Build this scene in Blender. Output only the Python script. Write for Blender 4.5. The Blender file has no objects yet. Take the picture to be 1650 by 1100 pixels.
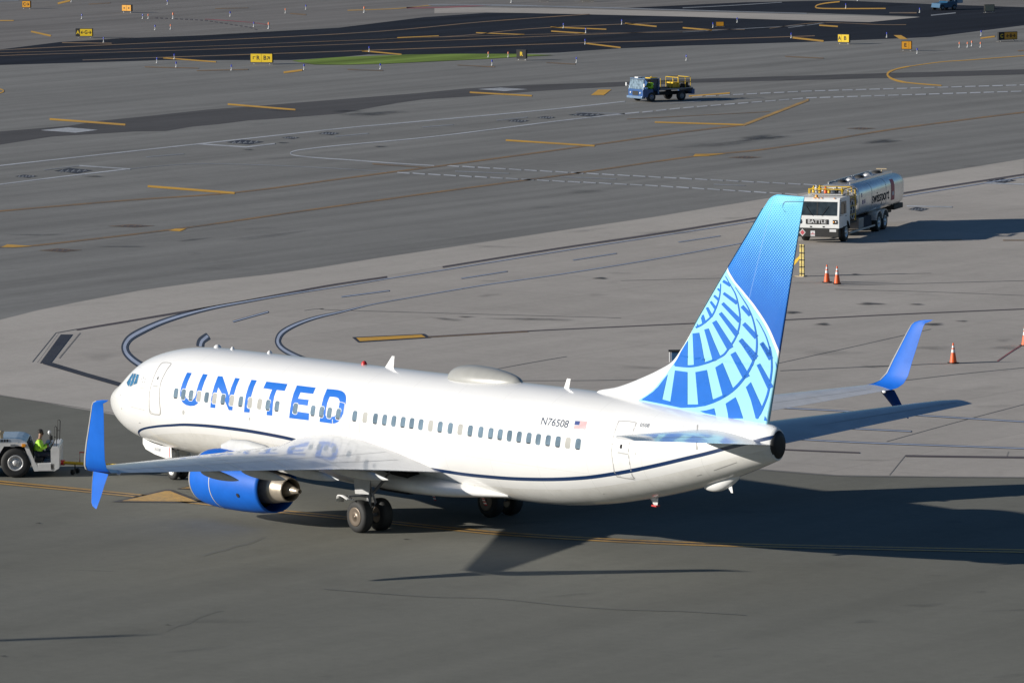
import bpy, bmesh, math, random
import numpy as np
from math import radians, sin, cos, pi, sqrt, atan2, hypot
from mathutils import Vector, Matrix
random.seed(7)
SC = bpy.context.scene
COL = SC.collection
# ------------------------------------------------------------------ camera
CAM = np.array([178.1018, -121.8706, 28.3013])
YAW, PITCH, ROLL, FPX = 2.4726, 0.1094, -0.0083, 9349.86
Fw = np.array([cos(PITCH)*cos(YAW), cos(PITCH)*sin(YAW), -sin(PITCH)])
_r = np.cross(Fw, [0, 0, 1]); _r /= np.linalg.norm(_r); _u = np.cross(_r, Fw)
Rt = cos(ROLL)*_r + sin(ROLL)*_u
Up = -sin(ROLL)*_r + cos(ROLL)*_u
cd = bpy.data.cameras.new('camera'); cam = bpy.data.objects.new('camera', cd); COL.objects.link(cam)
cd.sensor_width = 36; cd.lens = FPX/1650*36; cd.clip_start = 1; cd.clip_end = 6000
cam.matrix_world = Matrix(((Rt[0], Up[0], -Fw[0], CAM[0]), (Rt[1], Up[1], -Fw[1], CAM[1]), (Rt[2], Up[2], -Fw[2], CAM[2]), (0, 0, 0, 1)))
SC.camera = cam
# ------------------------------------------------------------------ light
SUN = Vector((-1.55, -2.95, 1.0)).normalized()
W = bpy.data.worlds.new('World'); SC.world = W; W.use_nodes = True
nt = W.node_tree; nt.nodes.clear()
sky = nt.nodes.new('ShaderNodeTexSky'); sky.sky_type = 'NISHITA'; sky.sun_disc = False
sky.sun_elevation = math.asin(SUN.z); sky.sun_rotation = atan2(SUN.x, SUN.y)
sky.air_density = 1.0; sky.dust_density = 0.0; sky.ozone_density = 5.0
bg = nt.nodes.new('ShaderNodeBackground'); bg.inputs[1].default_value = 0.055
wo = nt.nodes.new('ShaderNodeOutputWorld')
nt.links.new(sky.outputs[0], bg.inputs[0]); nt.links.new(bg.outputs[0], wo.inputs[0])
sl = bpy.data.lights.new('sun', 'SUN'); sl.energy = 5.0; sl.angle = radians(0.5); sl.color = (1.0, 0.95, 0.865)
so = bpy.data.objects.new('sun', sl); COL.objects.link(so)
so.rotation_euler = SUN.to_track_quat('Z', 'Y').to_euler()
SC.view_settings.view_transform = 'Standard'; SC.view_settings.look = 'None'
SC.view_settings.exposure = 0.27; SC.view_settings.gamma = 1
SC.render.resolution_x = 1024; SC.render.resolution_y = 682
# ------------------------------------------------------------------ projection helpers (where a sight line meets a real surface)
def ray(u, v): return Fw*FPX + Rt*(u-825) + Up*(550-v)
def gp(u, v, z=0.0):
    d = ray(u, v); t = (z-CAM[2])/d[2]; p = CAM+t*d; return (p[0], p[1], z)
def yp(u, v, y):
    d = ray(u, v); t = (y-CAM[1])/d[1]; return CAM+t*d
# ------------------------------------------------------------------ mesh helpers
class MB:
    def __init__(s): s.v = []; s.f = []; s.m = []; s.sm = []
    def add(s, vs, fs, mi=0, smooth=False):
        o = len(s.v); s.v += [tuple(float(c) for c in p) for p in vs]
        for f in fs: s.f.append(tuple(i+o for i in f)); s.m.append(mi); s.sm.append(smooth)
        return s
    def box(s, x0, x1, y0, y1, z0, z1, mi=0, b=0.0):
        if x0 > x1: x0, x1 = x1, x0
        if y0 > y1: y0, y1 = y1, y0
        if z0 > z1: z0, z1 = z1, z0
        if b <= 0:
            vs = [(x, y, z) for z in (z0, z1) for y in (y0, y1) for x in (x0, x1)]
            return s.add(vs, [(0, 2, 3, 1), (4, 5, 7, 6), (0, 1, 5, 4), (2, 6, 7, 3), (0, 4, 6, 2), (1, 3, 7, 5)], mi)
        bm = bmesh.new(); bmesh.ops.create_cube(bm, size=1)
        for v in bm.verts:
            v.co = Vector((x0+(v.co.x+.5)*(x1-x0), y0+(v.co.y+.5)*(y1-y0), z0+(v.co.z+.5)*(z1-z0)))
        bmesh.ops.bevel(bm, geom=bm.edges[:], offset=b, segments=2, profile=.6, affect='EDGES')
        s.frombm(bm, mi); return s
    def frombm(s, bm, mi=0, smooth=False):
        bm.verts.index_update()
        s.add([v.co[:] for v in bm.verts], [[v.index for v in f.verts] for f in bm.faces], mi, smooth); bm.free(); return s
    def prism(s, poly, axis, a, b, mi=0):
        n = len(poly)
        def P(p, t):
            return (t, p[0], p[1]) if axis == 0 else (p[0], t, p[1]) if axis == 1 else (p[0], p[1], t)
        s.add([P(p, a) for p in poly]+[P(p, b) for p in poly],
              [tuple(range(n))[::-1], tuple(range(n, 2*n))]+[(i, (i+1) % n, n+(i+1) % n, n+i) for i in range(n)], mi)
        return s
    def tube(s, pts, r, n=8, mi=0, caps=True):
        pts = [Vector(p) for p in pts]; rs = r if isinstance(r, (list, tuple)) else [r]*len(pts)
        rings = []
        for i, p in enumerate(pts):
            d = (pts[min(i+1, len(pts)-1)]-pts[max(i-1, 0)]).normalized()
            a = d.cross(Vector((0, 0, 1)) if abs(d.z) < .9 else Vector((1, 0, 0))).normalized(); b = d.cross(a)
            rings.append([p+(a*cos(2*pi*k/n)+b*sin(2*pi*k/n))*rs[i] for k in range(n)])
        return s.loft(rings, mi, caps)
    def loft(s, rings, mi=0, caps=True, smooth=True, closed=True):
        n = len(rings[0]); vs = [p for r in rings for p in r]; fs = []
        for i in range(len(rings)-1):
            for k in range(n if closed else n-1):
                a = i*n+k; b = i*n+(k+1) % n; fs.append((a, b, b+n, a+n))
        s.add(vs, fs, mi, smooth)
        if caps:
            s.add(rings[0], [tuple(range(n))[::-1]], mi); s.add(rings[-1], [tuple(range(n))], mi)
        return s
    def lathe(s, prof, c, axis=0, n=40, mi=0, zs=None, caps=False):
        # prof: (along, radius)
        rings = []
        for a, r in prof:
            ring = []
            for k in range(n):
                t = 2*pi*k/n; p, q = r*cos(t), r*sin(t)
                if zs and q < 0: q *= zs(a)
                if axis == 0: ring.append((c[0]+a, c[1]+p, c[2]+q))
                elif axis == 1: ring.append((c[0]+p, c[1]+a, c[2]+q))
                else: ring.append((c[0]+p, c[1]+q, c[2]+a))
            rings.append(ring)
        return s.loft(rings, mi, caps)
    def build(s, name, mats, parent=None, off=(0, 0, 0)):
        me = bpy.data.meshes.new(name)
        me.from_pydata([(v[0]-off[0], v[1]-off[1], v[2]-off[2]) for v in s.v], [], s.f)
        if not isinstance(mats, (list, tuple)): mats = [mats]
        for m in mats: me.materials.append(m)
        for p, mi, sm in zip(me.polygons, s.m, s.sm): p.material_index = mi; p.use_smooth = sm
        bm = bmesh.new(); bm.from_mesh(me); bmesh.ops.recalc_face_normals(bm, faces=bm.faces[:]); bm.to_mesh(me); bm.free()
        me.update()
        o = bpy.data.objects.new(name, me); COL.objects.link(o)
        if parent: o.parent = parent
        return o
def tag(o, label=None, cat=None, group=None, kind=None):
    if label: o['label'] = label
    if cat: o['category'] = cat
    if group: o['group'] = group
    if kind: o['kind'] = kind
    return o
def empty(name, loc, rz=0.0, label=None, cat=None, group=None):
    o = bpy.data.objects.new(name, None); COL.objects.link(o); o.location = loc; o.rotation_euler = (0, 0, rz)
    o.empty_display_size = .3
    return tag(o, label, cat, group)
def copy_tree(o, parent=None):
    c = o.copy(); COL.objects.link(c)
    if parent: c.parent = parent
    for ch in list(o.children): copy_tree(ch, c)
    return c
def text2d(txt, size=1.0, shear=0.0, sx=1.0, bold=0.0):
    cu = bpy.data.curves.new('tmp', 'FONT'); cu.body = txt; cu.size = size; cu.shear = shear; cu.offset = bold
    cu.align_x = 'CENTER'; cu.align_y = 'CENTER'
    o = bpy.data.objects.new('tmp', cu); COL.objects.link(o)
    dg = bpy.context.evaluated_depsgraph_get(); me = bpy.data.meshes.new_from_object(o.evaluated_get(dg))
    vs = [(v.co.x*sx, v.co.y) for v in me.vertices]; fs = [tuple(p.vertices) for p in me.polygons]
    bpy.data.objects.remove(o); bpy.data.curves.remove(cu); bpy.data.meshes.remove(me)
    return vs, fs
# ------------------------------------------------------------------ materials
def srgb(r, g, b):
    return tuple((c/255/12.92 if c/255 < .04045 else ((c/255+.055)/1.055)**2.4) for c in (r, g, b))
MC = {}
def mat(name, col, rough=.5, metal=0.0, var=0.0, vs=3.0, coat=0.0, bump=0.0, emit=None):
    if name in MC: return MC[name]
    m = bpy.data.materials.new(name); m.use_nodes = True; t = m.node_tree; b = t.nodes['Principled BSDF']
    b.inputs['Base Color'].default_value = (*col, 1); b.inputs['Roughness'].default_value = rough
    b.inputs['Metallic'].default_value = metal; b.inputs['Coat Weight'].default_value = coat; b.inputs['Coat Roughness'].default_value = .06
    tc = t.nodes.new('ShaderNodeTexCoord'); nz = t.nodes.new('ShaderNodeTexNoise'); nz.inputs['Scale'].default_value = vs
    nz.inputs['Detail'].default_value = 5; t.links.new(tc.outputs['Object'], nz.inputs['Vector'])
    v = max(var, .04)
    mr = t.nodes.new('ShaderNodeMapRange'); mr.inputs[1].default_value = .3; mr.inputs[2].default_value = .7
    mr.inputs[3].default_value = 1-v; mr.inputs[4].default_value = 1+v*.4; t.links.new(nz.outputs[0], mr.inputs[0])
    mx = t.nodes.new('ShaderNodeMix'); mx.data_type = 'RGBA'; mx.blend_type = 'MULTIPLY'; mx.inputs[0].default_value = 1
    mx.inputs[6].default_value = (*col, 1); t.links.new(mr.outputs[0], mx.inputs[7]); t.links.new(mx.outputs[2], b.inputs['Base Color'])
    if bump:
        bp = t.nodes.new('ShaderNodeBump'); bp.inputs['Strength'].default_value = bump; bp.inputs['Distance'].default_value = .02
        t.links.new(nz.outputs[0], bp.inputs['Height']); t.links.new(bp.outputs[0], b.inputs['Normal'])
    if emit: b.inputs['Emission Color'].default_value = (*emit, 1); b.inputs['Emission Strength'].default_value = 1
    MC[name] = m; return m
class NT:
    def __init__(s, m): s.t = m.node_tree
    def n(s, typ, **k):
        x = s.t.nodes.new(typ)
        for a, b in k.items(): setattr(x, a, b)
        return x
    def l(s, a, b): s.t.links.new(a, b)
    def math(s, op, a, b=None, c=None, clamp=False):
        x = s.n('ShaderNodeMath', operation=op); x.use_clamp = clamp
        for i, q in enumerate((a, b, c)):
            if q is None: continue
            if isinstance(q, (int, float)): x.inputs[i].default_value = q
            else: s.l(q, x.inputs[i])
        return x.outputs[0]
    def mix(s, f, a, b, bt='MIX'):
        x = s.n('ShaderNodeMix', data_type='RGBA', blend_type=bt)
        for i, q in ((0, f), (6, a), (7, b)):
            if isinstance(q, (int, float)): x.inputs[i].default_value = q
            elif isinstance(q, tuple): x.inputs[i].default_value = (*q, 1)
            else: s.l(q, x.inputs[i])
        return x.outputs[2]
    def rng(s, v, a, b, c, d):
        x = s.n('ShaderNodeMapRange'); s.l(v, x.inputs[0])
        for i, q in enumerate((a, b, c, d)): x.inputs[i+1].default_value = q
        return x.outputs[0]
    def noise(s, vec, scale, detail=4, rough=.55):
        x = s.n('ShaderNodeTexNoise'); x.inputs['Scale'].default_value = scale; x.inputs['Detail'].default_value = detail
        x.inputs['Roughness'].default_value = rough; s.l(vec, x.inputs['Vector']); return x.outputs[0]
_a = gp(0, 340); _b = gp(960, 233)
TAXI = atan2(_b[1]-_a[1], _b[0]-_a[0])
def ground_mat(name, col, dark=.82, lite=1.15, streak=1.0, joints=0.0, seam_dir=None, rough=.88):
    m = bpy.data.materials.new(name); m.use_nodes = True; t = NT(m); b = m.node_tree.nodes['Principled BSDF']
    tc = t.n('ShaderNodeTexCoord'); mp = t.n('ShaderNodeMapping'); mp.inputs['Rotation'].default_value = (0, 0, -TAXI if seam_dir is None else -seam_dir)
    t.l(tc.outputs['Object'], mp.inputs['Vector'])
    st = t.n('ShaderNodeMapping'); st.inputs['Scale'].default_value = (.02, .35, 1); t.l(mp.outputs[0], st.inputs['Vector'])
    f = t.rng(t.noise(st.outputs[0], 1.0, 5, .6), .3, .7, 1-(1-dark)*streak, 1+(lite-1)*streak)
    f2 = t.rng(t.noise(tc.outputs['Object'], .06, 6, .6), .3, .7, .93, 1.07)
    f3 = t.rng(t.noise(tc.outputs['Object'], 2.2, 6, .7), .25, .75, .93, 1.07)
    f4 = t.rng(t.noise(tc.outputs['Object'], 28, 3, .7), .25, .75, .84, 1.16)
    # tyre-worn blotches
    f5 = t.rng(t.noise(tc.outputs['Object'], .35, 5, .65), .52, .75, 1.0, .90)
    g = t.math('MULTIPLY', t.math('MULTIPLY', t.math('MULTIPLY', f, f2), t.math('MULTIPLY', f3, f4)), f5)
    if joints:
        br = t.n('ShaderNodeTexBrick'); br.offset = 0; br.inputs['Scale'].default_value = 1; br.inputs['Mortar Size'].default_value = .035
        br.inputs['Brick Width'].default_value = 7.6; br.inputs['Row Height'].default_value = 7.6; br.inputs['Mortar Smooth'].default_value = .3
        br.inputs['Color1'].default_value = (1, 1, 1, 1); br.inputs['Color2'].default_value = (.935, .935, .935, 1); br.inputs['Mortar'].default_value = (joints,)*3+(1,)
        t.l(mp.outputs[0], br.inputs['Vector']); c = t.mix(1.0, br.outputs[0], col, 'MULTIPLY')
    else: c = t.mix(1.0, (1, 1, 1), col, 'MULTIPLY')
    cc = t.n('ShaderNodeMix', data_type='RGBA', blend_type='MULTIPLY'); cc.inputs[0].default_value = 1
    t.l(c, cc.inputs[6]); t.l(g, cc.inputs[7]); t.l(cc.outputs[2], b.inputs['Base Color'])
    b.inputs['Roughness'].default_value = rough; b.inputs['Specular IOR Level'].default_value = .08
    bp = t.n('ShaderNodeBump'); bp.inputs['Strength'].default_value = .25; bp.inputs['Distance'].default_value = .01
    t.l(t.noise(tc.outputs['Object'], 14, 4, .7), bp.inputs['Height']); t.l(bp.outputs[0], b.inputs['Normal'])
    MC[name] = m; return m
M = {}
M['asphalt'] = ground_mat('asphalt', (.240, .235, .222), .80, 1.14, 1.0)
M['asphalt_near'] = ground_mat('asphalt_near', (.184, .181, .156), .88, 1.09, .8)
M['asphalt_dark'] = ground_mat('asphalt_dark', (.022, .025, .034), .75, 1.3, 1.2)
M['asphalt_seal'] = ground_mat('asphalt_seal', (.105, .102, .103), .8, 1.15, 1.0)
M['asphalt_far'] = ground_mat('asphalt_far', (.225, .212, .200), .80, 1.15, 1.0)
M['concrete'] = ground_mat('concrete', (.455, .417, .375), .90, 1.07, .8, joints=.80)
M['concrete_shoulder'] = ground_mat('concrete_shoulder', (.475, .437, .392), .92, 1.06, .8)
def paint(name, col, wear=.35, rough=.6):
    m = bpy.data.materials.new(name); m.use_nodes = True; t = NT(m); b = m.node_tree.nodes['Principled BSDF']
    tc = t.n('ShaderNodeTexCoord')
    w = t.rng(t.noise(tc.outputs['Object'], 5, 6, .75), .42, .72, 0, wear)
    w2 = t.rng(t.noise(tc.outputs['Object'], .25, 4, .6), .35, .7, 0, wear*.8)
    c = t.mix(t.math('ADD', w, w2, clamp=True), col, (.11, .108, .10)); t.l(c, b.inputs['Base Color']); b.inputs['Roughness'].default_value = rough
    return m
M['p_white'] = paint('road_paint_white', (.62, .63, .65), .5)
M['p_whitegray'] = paint('road_paint_pale', (.36, .37, .39), .6)
M['p_bluewhite'] = paint('road_paint_bluish', (.50, .56, .70), .25)
M['p_yellow'] = paint('road_paint_yellow', (.82, .43, .03), .28)
M['p_ochre'] = paint('road_paint_faded', (.38, .21, .07), .75)
M['p_tan'] = paint('road_paint_tan', (.66, .37, .07), .6)
M['p_black'] = paint('road_paint_black', (.022, .020, .030), .3)
M['p_navy'] = paint('road_paint_navy', (.035, .048, .08), .3)
M['p_brown'] = paint('road_paint_brown', (.10, .072, .070), .3)
M['p_seam'] = paint('seam_tar', (.21, .195, .18), .6)
M['p_pinkred'] = paint('road_paint_red', (.45, .12, .12), .6)
M['grass'] = ground_mat('grass_green', (.16, .225, .05), .7, 1.4, 1.6)
# ------------------------------------------------------------------ ground
def sheet(name, px, m, z, pts=None, kind='structure'):
    pts = pts or [gp(u, v, z) for u, v in px]
    bm = bmesh.new(); f = bm.faces.new([bm.verts.new((p[0], p[1], z)) for p in pts])
    if f.normal.z == 0: f.normal_update()
    bm.normal_update()
    if f.normal.z < 0: bmesh.ops.reverse_faces(bm, faces=[f])
    bmesh.ops.triangulate(bm, faces=bm.faces[:], ngon_method='EAR_CLIP')
    me = bpy.data.meshes.new(name); bm.to_mesh(me); bm.free(); me.materials.append(m)
    o = bpy.data.objects.new(name, me); COL.objects.link(o); o['kind'] = kind; return o
def offset_strip(mb, pts, w, z, mi=0):
    """band of photo-pixel thickness w along a polyline, laid on the ground"""
    n = len(pts); L = []; R = []
    for i, p in enumerate(pts):
        a = pts[max(i-1, 0)]; b = pts[min(i+1, n-1)]
        dx, dy = b[0]-a[0], b[1]-a[1]; l = hypot(dx, dy) or 1; ww = (w[i] if isinstance(w, list) else w)/2
        nx, ny = -dy/l*ww, dx/l*ww
        L.append(gp(p[0]+nx, p[1]+ny, z)); R.append(gp(p[0]-nx, p[1]-ny, z))
    mb.add(L+R, [(i, i+1, n+i+1, n+i) for i in range(n-1)], mi)
def smooth_pts(pts, k=6):
    if len(pts) < 3: return pts
    out = []
    P = [pts[0]]+list(pts)+[pts[-1]]
    for i in range(1, len(P)-2):
        for j in range(k):
            t = j/k
            out.append(tuple(.5*((2*P[i][c])+(-P[i-1][c]+P[i+1][c])*t+(2*P[i-1][c]-5*P[i][c]+4*P[i+1][c]-P[i+2][c])*t*t+(-P[i-1][c]+3*P[i][c]-3*P[i+1][c]+P[i+2][c])*t**3) for c in (0, 1)))
    out.append(pts[-1]); return out
def band(pts, w, z, mi=0, mb=None, sm=True):
    offset_strip(mb, smooth_pts(pts) if sm else pts, w, z, mi)
def dash(pts, w, z, mb, on=16, off=9, mi=0, wob=0.0):
    # dashes along a polyline (photo pixels)
    seg = []; 
    for i in range(len(pts)-1):
        a, b = pts[i], pts[i+1]; n = max(1, int(hypot(b[0]-a[0], b[1]-a[1])/1.0))
        seg += [(a[0]+(b[0]-a[0])*k/n, a[1]+(b[1]-a[1])*k/n) for k in range(n)]
    i = 0
    while i+on < len(seg):
        a = seg[i]; b = seg[i+on]
        offset_strip(mb, [(a[0], a[1]-wob), (b[0], b[1]+wob)], w, z, mi); i += on+off
sheet('ground', None, M['asphalt'], 0, [(-3500, -2600, 0), (1200, -2600, 0), (1200, 3200, 0), (-3500, 3200, 0)])
# runway end: pale far paving, dark resurfaced taxiway
sheet('far_paving', [(-400, -60), (2100, -60), (2100, 10), (1650, 14), (1100, 26), (783, 22), (550, 44), (333, 57), (200, 62), (97, 68), (0, 81), (-400, 120)], M['asphalt_far'], .004)
sheet('dark_taxiway', [(-300, 112), (0, 80), (97, 68), (200, 62), (333, 57), (547, 45), (683, 28), (783, 21), (900, 22), (1100, 27), (1400, 36), (1483, 27), (1300, 21), (1100, 16), (1010, 13), (1200, 4), (1350, 1), (1500, 7), (1650, 12), (2000, 18), (2000, 22), (1650, 41), (1500, 60), (1327, 67), (1100, 74), (1000, 78), (900, 85), (750, 89), (593, 88), (550, 92), (467, 97), (267, 97), (0, 105), (-300, 150)], M['asphalt_dark'], .008)
sheet('sealed_strip', [(-200, 232), (0, 212), (110, 203), (160, 195), (250, 186), (333, 177), (450, 168), (550, 160), (677, 150), (750, 143), (850, 137), (983, 133), (1100, 128), (1427, 118), (1650, 112), (1900, 106), (1900, 113), (1650, 120), (1427, 126), (1100, 134), (950, 142), (867, 147), (767, 155), (683, 160), (640, 166), (590, 175), (550, 183), (500, 187), (433, 192), (400, 194), (353, 200), (310, 204), (267, 211), (213, 212), (150, 216), (83, 220), (0, 233), (-200, 255)], M['asphalt_seal'], .008)
sheet('grass', [(470, 98), (520, 94), (550, 92), (660, 88), (740, 87), (830, 87), (893, 89), (850, 91), (783, 95), (617, 103), (550, 104.5), (505, 104)], M['grass'], .03, kind='stuff')
sheet('concrete_apron', [(-500, 640), (0, 515), (60, 500), (133, 485), (230, 465), (333, 455), (433, 444), (500, 433), (600, 416), (700, 404), (900, 372), (1050, 350), (1233, 320), (1463, 286), (1650, 256), (2100, 190), (2500, 760), (1650, 768), (1500, 767), (1351, 765), (1223, 755), (900, 734), (600, 712), (186, 668), (60, 646), (0, 636), (-500, 560)][0:0] or
      [(-700, 590), (-300, 560), (0, 515), (60, 500), (133, 485), (230, 467), (333, 453), (433, 442), (500, 433), (600, 417), (700, 402), (900, 372), (1050, 350), (1233, 320), (1463, 286), (1650, 256), (2100, 195), (2500, 760), (1650, 768), (1500, 767), (1351, 765), (1223, 755), (1000, 743), (800, 728), (600, 712), (400, 693), (186, 668), (60, 646), (0, 636), (-300, 600), (-700, 592)], M['concrete'], .004)
sheet('concrete_shoulder', [(-300, 561), (0, 516), (60, 501), (133, 486), (230, 468), (333, 454), (433, 443), (500, 434), (600, 418), (700, 403), (900, 373), (1050, 351), (1233, 321), (1463, 287), (1650, 257), (1650, 280), (1463, 309), (1217, 350), (900, 399), (713, 429), (550, 457), (340, 493), (123, 530), (95, 536), (60, 584), (190, 622), (186, 667), (60, 645), (0, 635), (-300, 598)], M['concrete_shoulder'], .008)
# foreground apron (older asphalt)
sheet('apron_road', [(-700, 594), (-300, 602), (0, 637), (60, 647), (186, 669), (400, 694), (600, 713), (800, 729), (1000, 744), (1223, 756), (1351, 766), (1500, 768), (1650, 769), (2500, 761), (4000, 2600), (-4000, 2600), (-5000, 1000), (-3000, 620)], M['asphalt_near'], .002)
mw = MB(); mg = MB(); my = MB(); mo = MB(); mk = MB(); mn = MB(); mbr = MB(); ms = MB(); mt = MB(); mbw = MB(); mpr = MB()
Z1, Z2, Z3 = .012, .016, .020
# service-road white lines
band([(-60, 275), (0, 267), (320, 232), (550, 207), (627, 200), (850, 180), (940, 171), (1007, 163.5)], 1.6, Z1, mb=mw)
dash([(1115, 156), (1300, 147), (1650, 137), (1800, 134)], 1.6, Z1, mw, 17, 5)
band([(-60, 304), (0, 297), (105, 284), (210, 272)], 1.7, Z1, mb=mw)
band([(210, 272), (283, 265.5), (350, 264), (450, 267), (550, 272), (623, 277)], .9, Z1, mb=mg)
dash([(640, 278), (900, 292), (1050, 299), (1293, 314)], 1.8, Z1, mw, 20, 5, wob=.25)
band([(1030, 181), (900, 195), (700, 220), (550, 234), (500, 239.5), (476, 243), (468, 247), (478, 251), (520, 255), (560, 257.5), (620, 262), (700, 267)], 1.6, Z1, mb=mw)
dash([(720, 267), (900, 277), (1050, 285), (1333, 299)], 1.8, Z1, mw, 20, 5, wob=.25)
dash([(1035, 181), (1100, 174), (1300, 158), (1650, 147), (1800, 143)], 1.6, Z1, mw, 17, 5)
for a, b in [((235, 253), (296, 248)), ((540, 220), (593, 215)), ((680, 205), (730, 201)), ((733, 276), (820, 279.5)), ((903, 285), (993, 288.5)), ((1150, 297), (1200, 299)), ((800, 194), (850, 189)), ((928, 181), (1007, 183.5)), ((1080, 167), (1130, 163))]:
    offset_strip(mg, [a, b], 1.4, Z1)
for p in [[(128, 267), (210, 272.5)], [(320, 232), (397, 237), (443, 231.5)], [(1461, 332), (1534, 333.5)], [(1585, 295), (1650, 297)]]:
    offset_strip(mw, p, 2.0, Z2)
band([(70, 274), (128, 267)], 1.1, Z2, mb=mg)
for pts in [[(65, 210), (110, 205.5), (158, 209.5), (122, 214)], [(770, 144), (807, 141.5), (850, 144), (813, 147)]]:
    mw.add([gp(u, v, Z2) for u, v in pts], [(0, 1, 2, 3)])
# worn stencilled patches on the service road
rs = random.Random(3)
for (cx, cy, w, h) in [(118, 275, 62, 9), (42, 284, 36, 5), (395, 229, 60, 8), (468, 222, 28, 4), (530, 215, 34, 5), (835, 195, 36, 5), (880, 189.5, 30, 4), (945, 185, 60, 6), (1480, 337, 34, 7), (1610, 291, 56, 9)]:
    mk.add([gp(cx+w*.5*a, cy+h*.5*b, Z1+.001) for a, b in ((-1, .1), (-.2, -1), (1, -.1), (.2, 1))], [(0, 1, 2, 3)])
    for k in range(5):
        x = cx+(k-2)*w*.15; y = cy-(k-2)*h*.02
        offset_strip(mg, [(x-w*.05, y+h*.24), (x+w*.035, y-h*.22)], 1.0, Z2)
        offset_strip(mg, [(x-w*.055, y+h*.1), (x+w*.055, y+h*.1)], .8, Z2+.002)
# yellow bars and centrelines
for a, b, w in [((80, 192), (202, 201), 3), ((367, 168), (476, 177), 2.6), ((238, 300), (378, 311), 3.4), ((815, 226), (958, 235), 2.6), ((757, 149), (857, 154.5), 2.4), ((1055, 197), (1198, 201), 2.2), ((263, 93.5), (348, 100), 2), ((50, 51), (82, 58), 2.6), ((583, 82), (647, 88), 2), ((640, 61), (707, 58), 1.2), ((767, 53), (845, 56), 1.4), ((887, 44), (977, 47.5), 1.7), ((888, 50.5), (943, 54), 2), ((1007, 38), (1058, 43), 2.2), ((943, 70), (1000, 77), 2.2), ((1100, 45), (1147, 49), 2.2), ((1320, 41), (1350, 43), 2.2), ((1277, 61), (1327, 66.5), 2.8), ((457, 117), (487, 113), 3), ((93, 6), (113, 1), 3), ((1580, 62), (1603, 59), 2.4), ((0, 33.5), (22, 33.5), 1.6), ((1110, 155), (1176, 150), 2)]:
    offset_strip(my, [a, b], w, Z2)
for a, b, w in [((1265, 91), (1327, 94), 1.6), ((880, 101), (927, 103.5), 1.5), ((737, 105), (797, 108), 1.5), ((560, 112), (617, 114), 1.5), ((317, 114), (400, 112), 1.5), ((233, 108), (320, 110), 1.3), ((100, 69), (180, 70), 1.4), ((1433, 21), (1477, 21), 1.8), ((347, 14), (400, 13), 1.2), ((143, 7), (178, 5), 1.4), ((467, 22), (493, 24), 1.8), ((1010, 192), (1240, 180), .8), ((600, 264), (686, 270), 1.6), ((1432, 387.5), (1550, 386), 1.8), ((1616, 387), (1650, 387), 1.5), ((1640, 82), (1660, 81), 1.8)]:
    offset_strip(mo, [a, b], w, Z2)
my.add([gp(u, v, Z2) for u, v in ((952, 153.5), (964, 144.5), (985, 144.5), (973, 153.5))], [(0, 1, 2, 3)])
my.add([gp(u, v, Z2) for u, v in ((1440, 57), (1452, 57), (1463, 63.5), (1450, 63.5))], [(0, 1, 2, 3)])
band([(-40, 344), (0, 340), (200, 323), (380, 310), (550, 288), (633, 277), (720, 266), (960, 233), (1100, 213), (1200, 201)], 2.3, Z1, mb=mo)
for d in (-1.6, 1.6): offset_strip(mt, [(1198, 201.5+d*.6), (1303, 161+d*.6)], 1.8, Z2)
band([(-40, 403), (0, 398), (60, 395), (290, 368), (500, 338), (700, 310), (863, 288), (943, 277), (1117, 252), (1220, 242), (1330, 226), (1427, 210), (1500, 200), (1650, 181), (1800, 165)], 2.3, Z1, mb=mo)
my.add([gp(u, v, Z2) for u, v in ((1117, 252), (1120, 248), (1170, 247.5), (1140, 251.5))], [(0, 1, 2, 3)])
my.add([gp(u, v, Z2) for u, v in ((2, 398), (12, 393.5), (52, 396.5), (20, 398.5))], [(0, 1, 2, 3)])
my.add([gp(u, v, Z2) for u, v in ((272, 371.5), (282, 368.5), (300, 368.5), (290, 372.5))], [(0, 1, 2, 3)])
for (cx, cy, w, h) in [(212, 364, 76, 5), (97, 403, 70, 6), (1200, 253.5, 56, 4), (1387, 207, 48, 3.5)]:
    mo.add([gp(cx+w*.5*a, cy+h*.5*b, Z1+.001) for a, b in ((-1, .1), (-.1, -1), (1, -.1), (.1, 1))], [(0, 1, 2, 3)])
    mbr.add([gp(cx+w*.38*a, cy+h*.38*b, Z2+.001) for a, b in ((-1, .1), (-.1, -1), (1, -.1), (.1, 1))], [(0, 1, 2, 3)])
    for k in range(4): offset_strip(mo, [(cx+(k-1.5)*w*.13-w*.03, cy+h*.2), (cx+(k-1.5)*w*.13+w*.03, cy-h*.2)], 1.2, Z3+.002)
band([(1700, 87), (1650, 90), (1560, 97), (1517, 100), (1460, 108), (1437, 114), (1430, 120), (1437, 127), (1460, 133), (1517, 138)], [1.0]*24+[2.0]*6+[3.0]*18+[1.8]*7, Z2, mb=my)
band([(1353, 3), (1327, 6), (1315, 10), (1327, 14), (1427, 14)], 1.8, Z2, mb=my)
band([(-4, 143), (4, 145), (5, 148), (-4, 151)], 1.8, Z2, mb=my)
for L, w in [([(-80, 92), (0, 81), (547, 55), (783, 35), (950, 23)], 1.0), ([(-80, 97), (0, 90), (267, 82), (547, 72), (1100, 50), (1200, 48)], .8), ([(133, 97), (547, 83), (917, 70), (1100, 65), (1313, 58)], 1.1), ([(622, 63), (740, 58), (850, 47), (1007, 39), (1100, 36)], 1.0), ([(0, 85.5), (300, 76), (547, 66), (850, 56), (1100, 52)], .6), ([(1240, 46), (1320, 37), (1420, 40), (1460, 40)], .8)]:
    band(L, w, Z2, mb=mo)
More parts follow.
